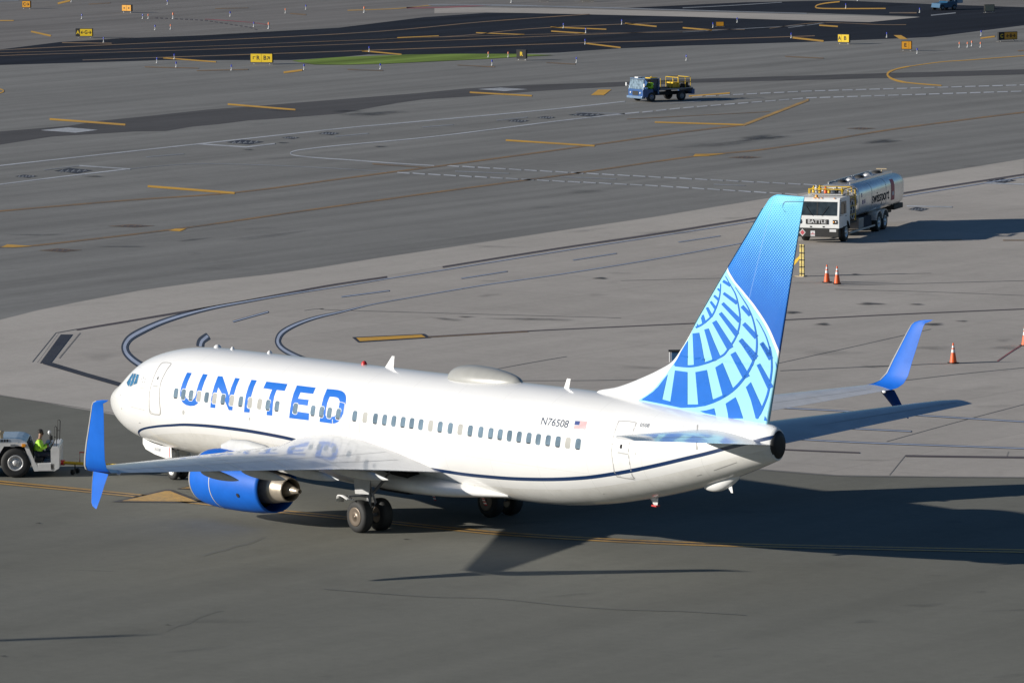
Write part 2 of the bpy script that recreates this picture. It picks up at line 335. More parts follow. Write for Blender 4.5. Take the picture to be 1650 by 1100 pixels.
for L, w in [([(783, 9), (900, 11), (1000, 13.5), (1100, 16.5), (1300, 22)], 1.4), ([(1100, 13), (1180, 9), (1260, 4)], 1.0), ([(-20, 3), (30, 1)], 1.6), ([(1270, 45), (1330, 37)], .9), ([(1100, 52), (1260, 43), (1300, 41)], .7), ([(1500, 25), (1540, 21)], 1.6)]:
    band(L, w, Z2, mb=mg)
sheet('concrete_strip', [(700, 12), (783, 12.5), (900, 14), (1100, 19), (1483, 28), (1400, 36), (1250, 32), (1100, 27), (900, 22.5), (783, 20), (700, 22)], M['concrete'], .012)
band([(690, 8), (800, 8.5), (900, 11), (1000, 13.5)], 2, Z3, mb=mg)
band([(330, 31), (400, 36), (430, 40)], 1.2, Z2, mb=mpr); band([(655, 13), (720, 12), (790, 8)], 2.2, Z2, mb=mpr); band([(560, 17), (640, 14), (700, 8)], 1.5, Z2, mb=mt)
dash([(250, 29), (330, 33), (400, 44), (420, 50)], 1.4, Z2, mbr, 4, 4)
# taxi line under the aeroplane
main = [(-80, 768), (0, 776.5), (110, 787), (220, 798), (330, 810), (450, 823), (600, 838), (735, 852), (825, 860), (985, 869.5), (1145, 876), (1400, 882), (1650, 887), (1900, 891)]
band(main, 6.5, Z1, mb=mk)
band([(u, v-1.9) for u, v in main], 2.0, Z2, mb=mt); band([(u, v+1.9) for u, v in main], 2.0, Z2, mb=mt)
mk.add([gp(u, v, Z2) for u, v in ((180, 808), (266, 788), (276, 788), (335, 810))], [(0, 1, 2, 3)])
mt.add([gp(u, v, Z3) for u, v in ((196, 806.5), (266, 790.5), (274, 790.5), (318, 807.5))], [(0, 1, 2, 3)])
mk.add([gp(u, v, Z2) for u, v in ((284, 787), (312, 781), (330, 789))], [(0, 1, 2)])
mt.add([gp(u, v, Z3) for u, v in ((290, 786.3), (311, 782.3), (326, 787.5))], [(0, 1, 2)])
# perimeter road on the concrete: black / brown border, blue-white lines with dark edges
mk.add([gp(u, v, Z2) for u, v in ((98, 538.5), (117, 538.5), (83, 583), (64, 585))], [(0, 1, 2, 3)])
band([(70, 583), (140, 604), (196, 620)], 6.5, Z3, mb=mk, sm=False)
band([(123, 531), (340, 494.5), (500, 465), (560, 455), (623, 446)], 2.6, Z2, mb=mbr)
band([(713, 430), (900, 400), (1050, 378), (1217, 351), (1330, 333), (1463, 310), (1650, 281), (1800, 258)], 2.6, Z2, mb=mbr)
band([(52, 583), (90, 536), (123, 530)], 1.1, Z2, mb=ms, sm=False); band([(95, 577), (129, 536)], 1.0, Z2, mb=ms)
band([(1385, 729), (1265, 724), (1100, 716), (900, 706)], 2.2, Z2, mb=mbr); band([(1459, 734), (1650, 736.5), (1900, 739)], 3, Z2, mb=mbr)
out = [(1650, 285), (1463, 315), (1217, 356), (1050, 382), (900, 405), (713, 435), (623, 449), (550, 461), (470, 473), (400, 485), (345, 495), (300, 506), (262, 518), (233, 530.5), (212, 542), (203, 552), (201, 562), (207, 573), (222, 585), (250, 600), (290, 618)]
n_ = len(smooth_pts(out)); wf = lambda t, a, b: a+(b-a)*min(1, max(0, (t-.36)/.3))
band(out, [wf(i/n_, 1.5, 11) for i in range(n_)], Z2, mb=mn); band(out, [wf(i/n_, .9, 4.8) for i in range(n_)], Z3, mb=mbw)
inn = [(1193, 392), (1050, 418), (900, 442), (780, 459), (667, 478), (600, 490), (550, 502), (510, 511), (478, 522), (456, 534), (448, 545), (449, 555), (460, 565), (485, 577), (530, 594)]
n_ = len(smooth_pts(inn))
band(inn, [wf(i/n_, 1.5, 9) for i in range(n_)], Z2, mb=mn); band(inn, [wf(i/n_, .9, 4.0) for i in range(n_)], Z3, mb=mbw)
for a, b, w in [((375, 518), (432, 502), 3.6), ((550, 478), (627, 468), 2.6), ((743, 448.5), (817, 437), 2.2), ((923, 419), (993, 408), 2.0), ((1093, 390), (1160, 380), 2)]:
    offset_strip(mn, [a, b], w*.8, Z2); offset_strip(mbw, [a, b], w*.42, Z3)
band([(322, 558), (324, 549), (335, 541)], 12, Z2, mb=mn); band([(322.5, 558), (325.5, 549), (335, 541)], 4.5, Z3, mb=mbw)
for L in [[(1245, 656), (1400, 664), (1650, 679), (1900, 694)], [(1351, 689), (1468, 694.5)], [(1265, 706), (1400, 713), (1650, 722), (1900, 732)]]:
    band(L, 2.6, Z2, mb=mn); band(L, 1.3, Z3, mb=mbw)
mk.add([gp(u, v, Z2) for u, v in ((567, 543), (577, 551.5), (694, 544), (684, 537.5))], [(0, 1, 2, 3)])
my.add([gp(u, v, Z3) for u, v in ((574, 544), (580, 549.5), (686, 543), (679, 539))], [(0, 1, 2, 3)])
band([(690, 542), (760, 538), (850, 533), (1000, 526), (1135, 520), (1265, 515), (1450, 506), (1650, 497.5), (1800, 491)], 1.4, Z2, mb=mbr)
band([(690, 543), (760, 539), (850, 534)], .9, Z3, mb=mo)
for L, w in [([(836, 613), (960, 612.5), (1073, 610)], 1.1), ([(801, 594), (860, 583), (913, 574)], .9), ([(1257, 597), (1408, 590), (1607, 582)], 1.4), ([(1445, 614), (1540, 603), (1650, 592)], 1.1), ([(1433, 765), (1459, 733)], 1.2), ([(1428, 711), (1540, 680), (1650, 651)], .9), ([(1254, 585), (1380, 557), (1500, 530)], .8), ([(200, 668), (120, 655), (0, 637)], 1.0), ([(1225, 756.5), (1351, 766), (1500, 768), (1650, 769)], 1.2), ([(1625, 727), (1622, 735)], 1.0), ([(1000, 452), (1500, 440)], .6), ([(1350, 460), (1650, 452)], .9), ([(1345, 466), (1500, 470), (1650, 476)], .7), ([(490, 500), (520, 497), (560, 500), (1000, 512)], .8)]:
    band(L, w*.72, Z1, mb=ms)
band([(1607, 581.5), (1628, 567), (1650, 553)], 2, Z2, mb=mpr)
for mb, n, m in [(mw, 'road_marking_white', 'p_white'), (mg, 'road_marking_pale', 'p_whitegray'), (my, 'road_marking_yellow', 'p_yellow'), (mo, 'road_marking_faded_yellow', 'p_ochre'), (mk, 'road_marking_black', 'p_black'), (mn, 'road_marking_navy_edge', 'p_navy'), (mbr, 'road_marking_brown', 'p_brown'), (ms, 'pavement_seam', 'p_seam'), (mt, 'taxiway_centreline', 'p_tan'), (mbw, 'road_marking_bluish_white', 'p_bluewhite'), (mpr, 'road_marking_red', 'p_pinkred')]:
    tag(mb.build(n, M[m]), kind='structure')
# stains: soft-edged oil and tyre marks
def stain_mat():
    m = bpy.data.materials.new('oil_stain'); m.use_nodes = True; t = NT(m); b = m.node_tree.nodes['Principled BSDF']
    b.inputs['Base Color'].default_value = (.03, .03, .032, 1); b.inputs['Roughness'].default_value = .6
    at = t.n('ShaderNodeAttribute', attribute_name='fade'); tc = t.n('ShaderNodeTexCoord')
    a = t.math('MULTIPLY', at.outputs['Fac'], t.rng(t.noise(tc.outputs['Object'], 1.2, 5, .7), .3, .65, .25, 1.1), clamp=True)
    t.l(a, b.inputs['Alpha']); return m
M['stain'] = stain_mat()
def stains(lst, name, z):
    vs = []; fs = []; fa = []
    for (cx, cy, w, h, s, a) in lst:
        o = len(vs); vs.append(gp(cx, cy, z)); fa.append(s)
        n = 20
        for rr, al in ((.45, .8), (.75, .35), (1.0, 0)):
            for k in range(n):
                t = 2*pi*k/n; q = rr*(1+.18*sin(3*t+cx)+.1*sin(5*t+cy)); dx, dy = cos(t)*w/2*q, sin(t)*h/2*q
                vs.append(gp(cx+dx*cos(a)-dy*sin(a), cy+dx*sin(a)+dy*cos(a), z)); fa.append(s*al)
        for k in range(n):
            fs.append((o, o+1+k, o+1+(k+1) % n))
            for r in (0, 1):
                i = o+1+r*n+k; j = o+1+r*n+(k+1) % n; fs.append((i, i+n, j+n, j))
    me = bpy.data.meshes.new(name); me.from_pydata(vs, [], fs); at = me.attributes.new('fade', 'FLOAT', 'POINT')
    at.data.foreach_set('value', fa); me.materials.append(M['stain']); o = bpy.data.objects.new(name, me); COL.objects.link(o); o['kind'] = 'structure'
S = [(1402, 489, 52, 5, .9, 0), (1325, 522, 30, 5, .8, 0), (1277, 503, 30, 5, .9, 0), (1476, 490, 30, 3, .8, 0), (1550, 517, 24, 3, .7, 0), (1500, 522, 50, 5, .9, 0), (1378, 441.5, 16, 2.5, .9, 0), (967, 448, 28, 3.6, 1, 0), (1226, 222, 90, 9, .8, -.06), (1160, 232, 160, 9, .35, -.08), (1420, 228, 70, 7, .7, -.06), (455, 178, 60, 3, .4, 0), (600, 183, 120, 7, .6, -.05), (560, 179, 60, 4, .5, 0), (200, 62, 50, 5, .5, 0), (720, 514, 60, 5, .5, .1), (860, 514, 170, 4, .5, .02), (750, 510, 30, 3, .6, 0), (430, 380, 160, 7, .25, -.12), (200, 397, 90, 3, .5, 0), (310, 386, 60, 3, .5, -.1), (612, 236, 24, 2.2, .8, 0), (150, 284, 40, 2.2, .8, 0), (455, 230, 22, 2, .9, 0), (400, 241, 20, 2, .8, 0), (60, 378, 120, 3, .35, 0), (62, 842, 10, 2, .9, 0), (5, 1056, 16, 3, .7, 0), (655, 868, 14, 2, .8, 0), (790, 452, 40, 1.5, .3, 0), (1000, 440, 60, 2, .25, 0), (1440, 609, 50, 4, .5, 0), (1410, 590, 60, 4, .45, 0), (1500, 560, 90, 8, .25, 0), (1620, 560, 60, 8, .3, 0), (270, 1006, 12, 2, .6, 0), (160, 574, 60, 18, .12, 0), (1350, 455, 260, 5, .2, 0), (1340, 568, 120, 10, .18, 0), (950, 780, 30, 3, .3, 0)]
rs = random.Random(11)
for k in range(70): S.append((rs.uniform(0, 1650), rs.uniform(190, 1090), rs.uniform(20, 160), rs.uniform(1.5, 8), rs.uniform(.06, .22), rs.uniform(-.12, .04)))
stains(S, 'oil_stains', .024)
mc = MB()
for L in [[(325, 895), (345, 889), (360, 886), (380, 879), (400, 875), (425, 864)], [(265, 1016), (285, 1007), (300, 1004), (318, 994), (330, 990), (345, 985), (358, 983)], [(520, 948), (610, 955), (700, 961), (770, 962), (825, 966), (910, 975), (1000, 981), (1100, 984), (1200, 990)]]:
    band(L, .45, .026, mb=mc)
tag(mc.build('pavement_cracks', paint('crack_tar', (.085, .083, .078), .9)), kind='structure')
# ================================================================== AEROPLANE
PLANE = (19.0, 0.0, 0.0)
plane = empty('passenger_jet', PLANE, 0, 'white twin-engine passenger jet with blue UNITED titles and blue patterned tail, towed across the apron', 'airplane')
def pchip(xs, ys):
    n = len(xs); h = [xs[i+1]-xs[i] for i in range(n-1)]; d = [(ys[i+1]-ys[i])/h[i] for i in range(n-1)]
    m = [d[0]]+[0]*(n-2)+[d[-1]]
    for i in range(1, n-1):
        m[i] = 0 if d[i-1]*d[i] <= 0 else (h[i-1]+h[i])*3/((2*h[i]+h[i-1])/d[i-1]+(h[i]+2*h[i-1])/d[i])
    def f(x):
        x = min(max(x, xs[0]), xs[-1]); i = 0
        while i < n-2 and x > xs[i+1]: i += 1
        t = (x-xs[i])/h[i]
        return ys[i]*(1+2*t)*(1-t)**2+m[i]*h[i]*t*(1-t)**2+ys[i+1]*t*t*(3-2*t)+m[i+1]*h[i]*t*t*(t-1)
    return f
ST = [(0, -.56, -.56, 0), (.04, -.43, -.70, .13), (.2, -.26, -.90, .31), (.5, -.04, -1.14, .54), (1.0, .20, -1.40, .84), (1.5, .41, -1.58, 1.09), (2.0, .70, -1.71, 1.30), (2.5, 1.06, -1.80, 1.46), (3.0, 1.33, -1.87, 1.58), (4, 1.61, -1.98, 1.74), (5, 1.77, -2.05, 1.82), (6, 1.85, -2.10, 1.87), (7, 1.88, -2.13, 1.88), (16, 1.88, -2.13, 1.88), (25.5, 1.88, -2.13, 1.88), (27, 1.88, -2.08, 1.87), (29, 1.86, -1.88, 1.83), (31, 1.79, -1.55, 1.69), (33, 1.67, -1.13, 1.45), (35, 1.55, -.62, 1.12), (37, 1.48, .04, .62), (37.5, 1.44, .22, .43), (37.78, 1.34, .32, .27)]
fx = [s[0] for s in ST]; fT = pchip(fx, [s[1] for s in ST]); fB = pchip(fx, [s[2] for s in ST]); fH = pchip(fx, [s[3] for s in ST])
fW = pchip([0, .5, 1, 2.5, 4, 26, 30, 34, 37, 37.78], [-.56, -.45, -.35, -.14, 0, 0, .08, .38, .74, .85])
zc = lambda x: 3.11+.0145*x
def fsec(x): c = zc(x); return c+fT(x), c+fB(x), max(fH(x), 1e-4), c+fW(x)
def finside(P):
    if P[0] <= 0 or P[0] >= 37.78: return 9
    zt, zb, hw, zw = fsec(P[0]); h = (zt-zw) if P[2] > zw else (zw-zb)
    return (P[1]/hw)**2+((P[2]-zw)/max(h, 1e-4))**2-1
def fport(u, v):
    """first meeting of a sight line with the fuselage skin"""
    d = ray(u, v); d = d/np.linalg.norm(d)
    t0 = ((-2.3)-CAM[1])/d[1]; t = t0; prev = t
    while t < t0+8:
        if finside(CAM+d*t) < 0:
            a, b = prev, t
            for _ in range(30):
                c = (a+b)/2
                if finside(CAM+d*c) < 0: b = c
                else: a = c
            return CAM+d*b
        prev = t; t += .05
    return None
def fpoint(x, z, off=0.0, side=-1):
    zt, zb, hw, zw = fsec(x); h = (zt-zw) if z > zw else (zw-zb); k = max(-1, min(1, (z-zw)/h))
    y = hw*sqrt(max(0, 1-k*k)); n = Vector((0, y/hw**2, (z-zw)/h**2)).normalized()
    return (x, side*(y+n.y*off), z+n.z*off)
def fnormal(P):
    e = .01; g = [finside((P[0]+e, P[1], P[2]))-finside((P[0]-e, P[1], P[2])), finside((P[0], P[1]+e, P[2]))-finside((P[0], P[1]-e, P[2])), finside((P[0], P[1], P[2]+e))-finside((P[0], P[1], P[2]-e))]
    return Vector(g).normalized()
# cheat line height along the body (from sight lines)
sp = []
for u, v in [(224, 694.5), (250, 687), (275, 685), (300, 684), (350, 687.5), (400, 694), (450, 703), (495, 713.5), (640, 746), (690, 755), (735, 762), (800, 769), (870, 772), (940, 769.5), (1003, 760.5), (1060, 749), (1100, 739.5), (1140, 730), (1175, 720.5)]:
    P = fport(u, v)
    if P is not None: sp.append((P[0], P[2]))
sp = sorted(sp); sp = [(sp[0][0]-.6, sp[0][1]-.32)]+sp+[(37.78, sp[-1][1]+(37.78-sp[-1][0])*(sp[-1][1]-sp[-3][1])/(sp[-1][0]-sp[-3][0]))]
fS = pchip([a for a, b in sp], [b for a, b in sp])
print('stripe', [(round(a, 2), round(b, 2)) for a, b in sp])
def fuselage_mat():
    m = bpy.data.materials.new('fuselage_paint'); m.use_nodes = True; t = NT(m); b = m.node_tree.nodes['Principled BSDF']
    at = t.n('ShaderNodeAttribute', attribute_name='belt'); tc = t.n('ShaderNodeTexCoord'); sx = t.n('ShaderNodeSeparateXYZ'); t.l(tc.outputs['Object'], sx.inputs[0])
    B = at.outputs['Fac']; X = sx.outputs[0]
    white = t.mix(t.rng(t.noise(tc.outputs['Object'], .6, 5, .6), .35, .75, 0, .5), (.79, .785, .775), (.745, .74, .725))
    gray = t.mix(t.rng(t.noise(tc.outputs['Object'], 1.5, 6, .7), .4, .8, 0, 1), (.73, .72, .69), (.61, .595, .56))
    fwd = t.rng(X, -8, -16, 0, 1)       # ribbon under the line is wider toward the nose
    gx = t.math('ADD', B, t.rng(X, -17, -5, .28, .36))
    isg = t.math('LESS_THAN', gx, 0)
    c = t.mix(isg, white, gray)
    hw = t.rng(X, -15, -9, .038, .064)
    line = t.math('LESS_THAN', t.math('ABSOLUTE', B), hw)
    # hairline skin joints
    jx = t.math('LESS_THAN', t.math('ABSOLUTE', t.math('SUBTRACT', t.math('FRACT', t.math('MULTIPLY', t.math('ADD', X, .35), 1/2.54)), .5)), .0028)
    jz = t.math('LESS_THAN', t.math('ABSOLUTE', t.math('SUBTRACT', t.math('FRACT', t.math('MULTIPLY', t.math('ADD', sx.outputs[2], .2), .8)), .5)), .005)
    sm = t.n('ShaderNodeMapping'); sm.inputs['Scale'].default_value = (.25, 2.5, 2.5); t.l(tc.outputs['Object'], sm.inputs['Vector'])
    c = t.mix(t.rng(t.noise(sm.outputs[0], 1.6, 6, .7), .5, .85, 0, .16), c, (.46, .44, .40))
    j = t.math('MULTIPLY', t.math('MAXIMUM', jx, jz), .30)
    c = t.mix(j, c, (.35, .34, .32))
    c = t.mix(line, c, (.008, .03, .10))
    t.l(c, b.inputs['Base Color']); b.inputs['Roughness'].default_value = .32; b.inputs['Coat Weight'].default_value = .5; b.inputs['Coat Roughness'].default_value = .07
    bp = t.n('ShaderNodeBump'); bp.inputs['Strength'].default_value = .05; bp.inputs['Distance'].default_value = .05
    t.l(t.noise(tc.outputs['Object'], .9, 2, .5), bp.inputs['Height']); t.l(bp.outputs[0], b.inputs['Normal'])
    return m
M['fus'] = fuselage_mat()
xs = [38.02*0+7*(i/46)**2.0 for i in range(1, 47)]+[7+.22*i for i in range(1, 141)]
xs = [x for x in xs if x < 37.65]+[37.68, 37.78]
NR = 112; vs = [(0, 0, zc(0)-.56)]; fs = []; belt = [1.0]
for x in xs:
    zt, zb, hw, zw = fsec(x)
    for k in range(NR):
        t = 2*pi*k/NR; s_ = sin(t); z = zw+(zt-zw if s_ > 0 else zw-zb)*s_
        vs.append((x, hw*cos(t), z)); belt.append((z-fS(x)) if x > sp[0][0] else max(.2, z-fS(x)+1.2*(sp[0][0]-x)*0+ (0 if z < 1 else 0)))
for k in range(NR): fs.append((0, 1+(k+1) % NR, 1+k))
for i in range(len(xs)-1):
    for k in range(NR):
        a = 1+i*NR+k; b = 1+i*NR+(k+1) % NR; fs.append((a, b, b+NR, a+NR))
fs.append(tuple(1+(len(xs)-1)*NR+k for k in range(NR)))
me = bpy.data.meshes.new('fuselage'); me.from_pydata([(v[0]-PLANE[0], v[1], v[2]) for v in vs], [], fs)
me.attributes.new('belt', 'FLOAT', 'POINT').data.foreach_set('value', belt)
for p in me.polygons: p.use_smooth = len(p.vertices) < 10
bm = bmesh.new(); bm.from_mesh(me); bmesh.ops.recalc_face_normals(bm, faces=bm.faces[:]); bm.to_mesh(me); bm.free()
me.materials.append(M['fus']); fus = bpy.data.objects.new('fuselage', me); COL.objects.link(fus); fus.parent = plane
def part(mb, name, m, parent=None): return mb.build(name, m, parent or plane, PLANE)
M['white'] = mat('white_paint', (.79, .785, .775), .3, var=.06, coat=.4)
M['wing'] = mat('wing_paint', (.56, .565, .575), .24, var=.14, vs=1.6, coat=.45)
M['wing_under'] = mat('wing_underside_paint', (.42, .42, .42), .4, var=.12)
M['blue'] = mat('blue_paint', (.009, .12, .54), .5, var=.08, coat=.0)
M['blue'].node_tree.nodes['Principled BSDF'].inputs['Specular IOR Level'].default_value = .2
M['title'] = mat('title_blue', (.014, .14, .56), .32, var=.03, coat=.4)
M['navy'] = mat('navy_paint', (.008, .03, .10), .3)
M['lblue'] = mat('light_blue_paint', (.30, .63, .78), .3, var=.04, coat=.4)
M['mblue'] = mat('mid_blue_paint', (.016, .145, .56), .3, var=.06, coat=.4)
M['black'] = mat('black_rubber', (.018, .018, .018), .7, var=.2)
M['dark'] = mat('dark_recess', (.012, .012, .014), .8)
M['gray'] = mat('gray_metal', (.30, .30, .31), .4, .5, var=.2)
M['lgray'] = mat('light_gray_paint', (.55, .55, .54), .4, var=.1)
M['alu'] = mat('bare_aluminium', (.72, .71, .70), .35, .6, var=.1)
M['tan'] = mat('exhaust_metal', (.50, .43, .34), .38, .55, var=.2, vs=4)
M['seal'] = mat('door_seal_gray', (.42, .42, .41), .6)
M['sealL'] = mat('door_outline_light', (.36, .35, .34), .6)
M['glass'] = mat('cabin_glass', (.16, .225, .285), .12, var=.35, vs=2)
M['shade'] = mat('window_shade', (.33, .325, .30), .5, var=.1)
M['wframe'] = mat('window_surround', (.56, .56, .55), .4)
M['cglass'] = mat('cockpit_glass', (.05, .17, .31), .08, var=.4, vs=3)
M['red'] = mat('red_paint', (.55, .03, .03), .45)
M['flagred'] = mat('flag_red', (.55, .10, .12), .5)
M['flagblue'] = mat('flag_blue', (.03, .06, .22), .5)
M['textdark'] = mat('lettering_dark', (.03, .05, .09), .5)
# ---------- decals that follow the skin
def fskin(u, v, off):
    P = fport(u, v)
    if P is None: return None
    n = fnormal(P); return (P[0]+n.x*off, P[1]+n.y*off, P[2]+n.z*off)
def decal(mb, px, off=.004, cuts=3, mi=0, hole=None, proj=fskin):
    bm = bmesh.new()
    if hole:
        a = [bm.verts.new((u, v, 0)) for u, v in px]; b = [bm.verts.new((u, v, 0)) for u, v in hole]
        ed = [bm.edges.new((L[i], L[(i+1) % len(L)])) for L in (a, b) for i in range(len(L))]
        bmesh.ops.triangle_fill(bm, use_beauty=True, use_dissolve=False, edges=ed)
    else:
        bm.faces.new([bm.verts.new((u, v, 0)) for u, v in px]); bm.normal_update(); bmesh.ops.triangulate(bm, faces=bm.faces[:], ngon_method='EAR_CLIP')
    for _ in range(cuts):
        es = [e for e in bm.edges if e.calc_length() > 5]
        if not es: break
        bmesh.ops.subdivide_edges(bm, edges=es, cuts=1, use_grid_fill=False)
        bmesh.ops.triangulate(bm, faces=[f for f in bm.faces if len(f.verts) > 3])
    for v in bm.verts:
        P = proj(v.co.x, v.co.y, off)
        v.co = Vector(P) if P is not None else Vector((0, 0, 0))
    mb.frombm(bm, mi)
def A(pts): return [(270+x/9.169, 580+y/9.169) for x, y in pts]
def Bz(pts): return [(410+x/8.25, 600+y/8.25) for x, y in pts]
def smc(pts, k=3):
    n = len(pts); out = []
    for i in range(n):
        p0, p1, p2, p3 = pts[i-1], pts[i], pts[(i+1) % n], pts[(i+2) % n]
        for j in range(k):
            t = j/k; out.append(tuple(.5*((2*p1[c])+(-p0[c]+p2[c])*t+(2*p0[c]-5*p1[c]+4*p2[c]-p3[c])*t*t+(-p0[c]+3*p1[c]-3*p2[c]+p3[c])*t**3) for c in (0, 1)))
    return out
LET = [
 A([(290, 183), (255, 255), (222, 335), (198, 410), (187, 470), (187, 530), (200, 585), (228, 630), (275, 663), (335, 678), (390, 674), (432, 652), (462, 617), (478, 590), (490, 540), (500, 470), (515, 410), (548, 315), (593, 213), (525, 203), (485, 285), (452, 370), (432, 440), (418, 510), (405, 548), (378, 580), (345, 591), (312, 583), (278, 560), (262, 525), (258, 480), (268, 415), (300, 320), (358, 190)]),
 A([(632, 700), (640, 600), (655, 510), (690, 380), (745, 235), (812, 240), (850, 350), (908, 528), (940, 405), (1000, 262), (1068, 270), (1020, 380), (985, 500), (968, 620), (958, 742), (905, 738), (845, 600), (800, 490), (750, 400), (725, 490), (710, 600), (705, 708)]),
 A([(1240, 290), (1320, 299), (1275, 400), (1240, 520), (1222, 640), (1212, 774), (1130, 768), (1138, 640), (1160, 510), (1195, 395)]),
 Bz([(160, 120), (440, 152), (402, 245), (295, 232), (266, 310), (248, 400), (240, 490), (237, 573), (162, 565), (168, 470), (185, 370), (208, 290), (235, 226), (118, 208)]),
 Bz([(565, 170), (815, 200), (780, 285), (612, 265), (580, 345), (722, 362), (708, 440), (570, 422), (556, 515), (727, 540), (722, 635), (462, 604), (472, 500), (490, 390), (520, 280)]),
]
mbt = MB()
for L in LET: decal(mbt, L, .004, 4)
Do = Bz([(965, 217), (1060, 224), (1120, 233), (1165, 247), (1197, 272), (1215, 305), (1220, 345), (1214, 410), (1198, 480), (1178, 550), (1150, 610), (1115, 655), (1070, 675), (1030, 678), (865, 655), (875, 550), (890, 440), (920, 325)])
Di = Bz([(1000, 322), (1050, 324), (1090, 330), (1120, 345), (1133, 380), (1127, 430), (1110, 500), (1085, 560), (1060, 582), (1030, 588), (945, 572), (952, 490), (968, 405)])
decal(mbt, Do, .004, 4, hole=Di)
part(mbt, 'title_lettering', M['title'])
def surf_text(txt, cu, cv, ux, vx, uy, vy, size, m, name, parent=None, off=.004, proj=fskin, shear=.25, sx=1.0, bold=0.0):
    """lettering on a surface; (ux,vx)/(uy,vy): photo-pixel directions of the baseline and of up per unit"""
    vs_, fs_ = text2d(txt, size, shear, sx, bold); mb = MB(); P = []
    for x, y in vs_: P.append(proj(cu+x*ux+y*uy, cv+x*vx+y*vy, off) or (0, 0, 0))
    mb.add(P, fs_); return part(mb, name, m, parent)
surf_text('N76508', 893, 681, 1, .13, .12, -1, 17, M['textdark'], 'registration_lettering', shear=.22, sx=.80, bold=.12)
surf_text('0508', 1038.5, 685.2, 1, .07, .1, -1, 8.5, M['textdark'], 'fleet_number_lettering', shear=.2, sx=.9)
fl = MB()
for k in range(13):
    a, b = k/13, (k+1)/13
    def FP(s, t): return (926.9-2.5*t+19*s, 677.8+12*t+1.2*s)
    x0 = .42 if k < 7 else 0
    decal(fl, [FP(x0, a), FP(1, a), FP(1, b), FP(x0, b)], .004, 1, mi=1+(k % 2))
decal(fl, [FP(0, 0), FP(.42, 0), FP(.42, 7/13), FP(0, 7/13)], .004, 2, mi=0)
part(fl, 'flag_decal', [M['flagblue'], M['flagred'], M['white']])
# ---------- cabin windows
WPX = [(270+a/9.169, 580+b/9.169) for a, b in [(125, 480), (235, 495), (347, 507), (462, 525), (577, 540), (694, 557), (820, 568), (948, 585), (1082, 605), (1217, 622), (1360, 640)]]
WPX += [(410+a/8.25, 600+b/8.25) for a, b in [(180, 425), (300, 440), (545, 473), (778, 500), (893, 515), (997, 530), (1115, 545), (1333, 575), (1470, 592), (1607, 610)]]
WPX += [(600+a/4.583, 640+b/4.583) for a, b in [(90, 165), (158, 174), (226, 182), (291, 190), (358, 198), (430, 208), (500, 217), (575, 227), (648, 237), (722, 247), (800, 257), (874, 267), (943, 276), (1012, 286), (1083, 296), (1155, 304), (1224, 314), (1297, 322), (1370, 331), (1443, 341), (1518, 350)]]
SHADES = {3, 5, 7, 9, 10, 19, 26, 29, 40}
def rrect(w, h, r, n=5):
    out = []
    for cx, cy, a0 in ((w-r, h-r, 0), (-w+r, h-r, 90), (-w+r, -h+r, 180), (w-r, -h+r, 270)):
        out += [(cx+r*cos(radians(a0+90*k/n)), cy+r*sin(radians(a0+90*k/n))) for k in range(n+1)]
    return out
for i, (u, v) in enumerate(WPX):
    P = fport(u, v); x0 = P[0]; z0 = zc(x0)+.35
    ang = math.asin(min(1, .35/1.88))
    def ring(w, h, r, off): return [fpoint(x0+a, z0+b*cos(ang), off) for a, b in rrect(w, h, r)]
    mb = MB(); r1, r2, r3 = ring(.158, .215, .10, .003), ring(.138, .194, .085, .006), ring(.132, .188, .08, .003)
    mb.loft([r1, r2, r3], caps=False); fo = part(mb, 'window', M['white'])
    up = i not in SHADES
    mb = MB(); rows = [-.19, -.165, -.11, -.04, .04, .11, .165, .19]; hwf = lambda q: .134-(0 if abs(q) < .11 else .08-sqrt(max(0, .08**2-(abs(q)-.11)**2)))
    mb.add([fpoint(x0+s_*hwf(q), z0+q*cos(ang), .0055) for q in rows for s_ in (-1, 1)], [(2*k, 2*k+1, 2*k+3, 2*k+2) for k in range(len(rows)-1)]); part(mb, 'pane', M['glass'] if up else M['shade'], fo)
    if up and i % 3 != 1:      # flat dark strip over the pane foot, painted shade of the recess
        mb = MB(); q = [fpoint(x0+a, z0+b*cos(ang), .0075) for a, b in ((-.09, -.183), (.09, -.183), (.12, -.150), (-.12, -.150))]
        mb.add(q, [(0, 1, 2, 3)]); part(mb, 'recess_shade_strip', M['dark'], fo)
# ---------- doors
def outline(px, w, m, name, parent=None, off=.006, closed=True, sm=2):
    pts = smc(px, sm) if sm > 1 else px; n = len(pts); L = []; R = []
    for i in range(n):
        a, b = pts[i-1], pts[(i+1) % n]; dx, dy = b[0]-a[0], b[1]-a[1]; l = hypot(dx, dy) or 1
        L.append(fskin(pts[i][0]-dy/l*w/2, pts[i][1]+dx/l*w/2, off)); R.append(fskin(pts[i][0]+dy/l*w/2, pts[i][1]-dx/l*w/2, off))
    mb = MB(); mb.add(L+R, [(i, (i+1) % n, n+(i+1) % n, n+i) for i in range(n)]); return part(mb, name, m, parent)
def Z4(p): return [(170+x/6.875, 560+y/6.875) for x, y in p]
def Z3(p): return [(800+x/3.3, 540+y/3.3) for x, y in p]
def panelpart(px, name, m, off=.003, cuts=4):
    mb = MB(); decal(mb, px, off, cuts); return part(mb, name, m)
d1 = Z4([(650, 165), (715, 170), (725, 185), (690, 230), (650, 300), (615, 380), (600, 460), (597, 560), (605, 670), (610, 720), (595, 745), (520, 735), (492, 715), (485, 650), (485, 540), (500, 440), (535, 330), (575, 240), (615, 180)])
door = panelpart(d1, 'passenger_door', M['white']); outline(d1, 1.3, M['sealL'], 'door_outline', door)
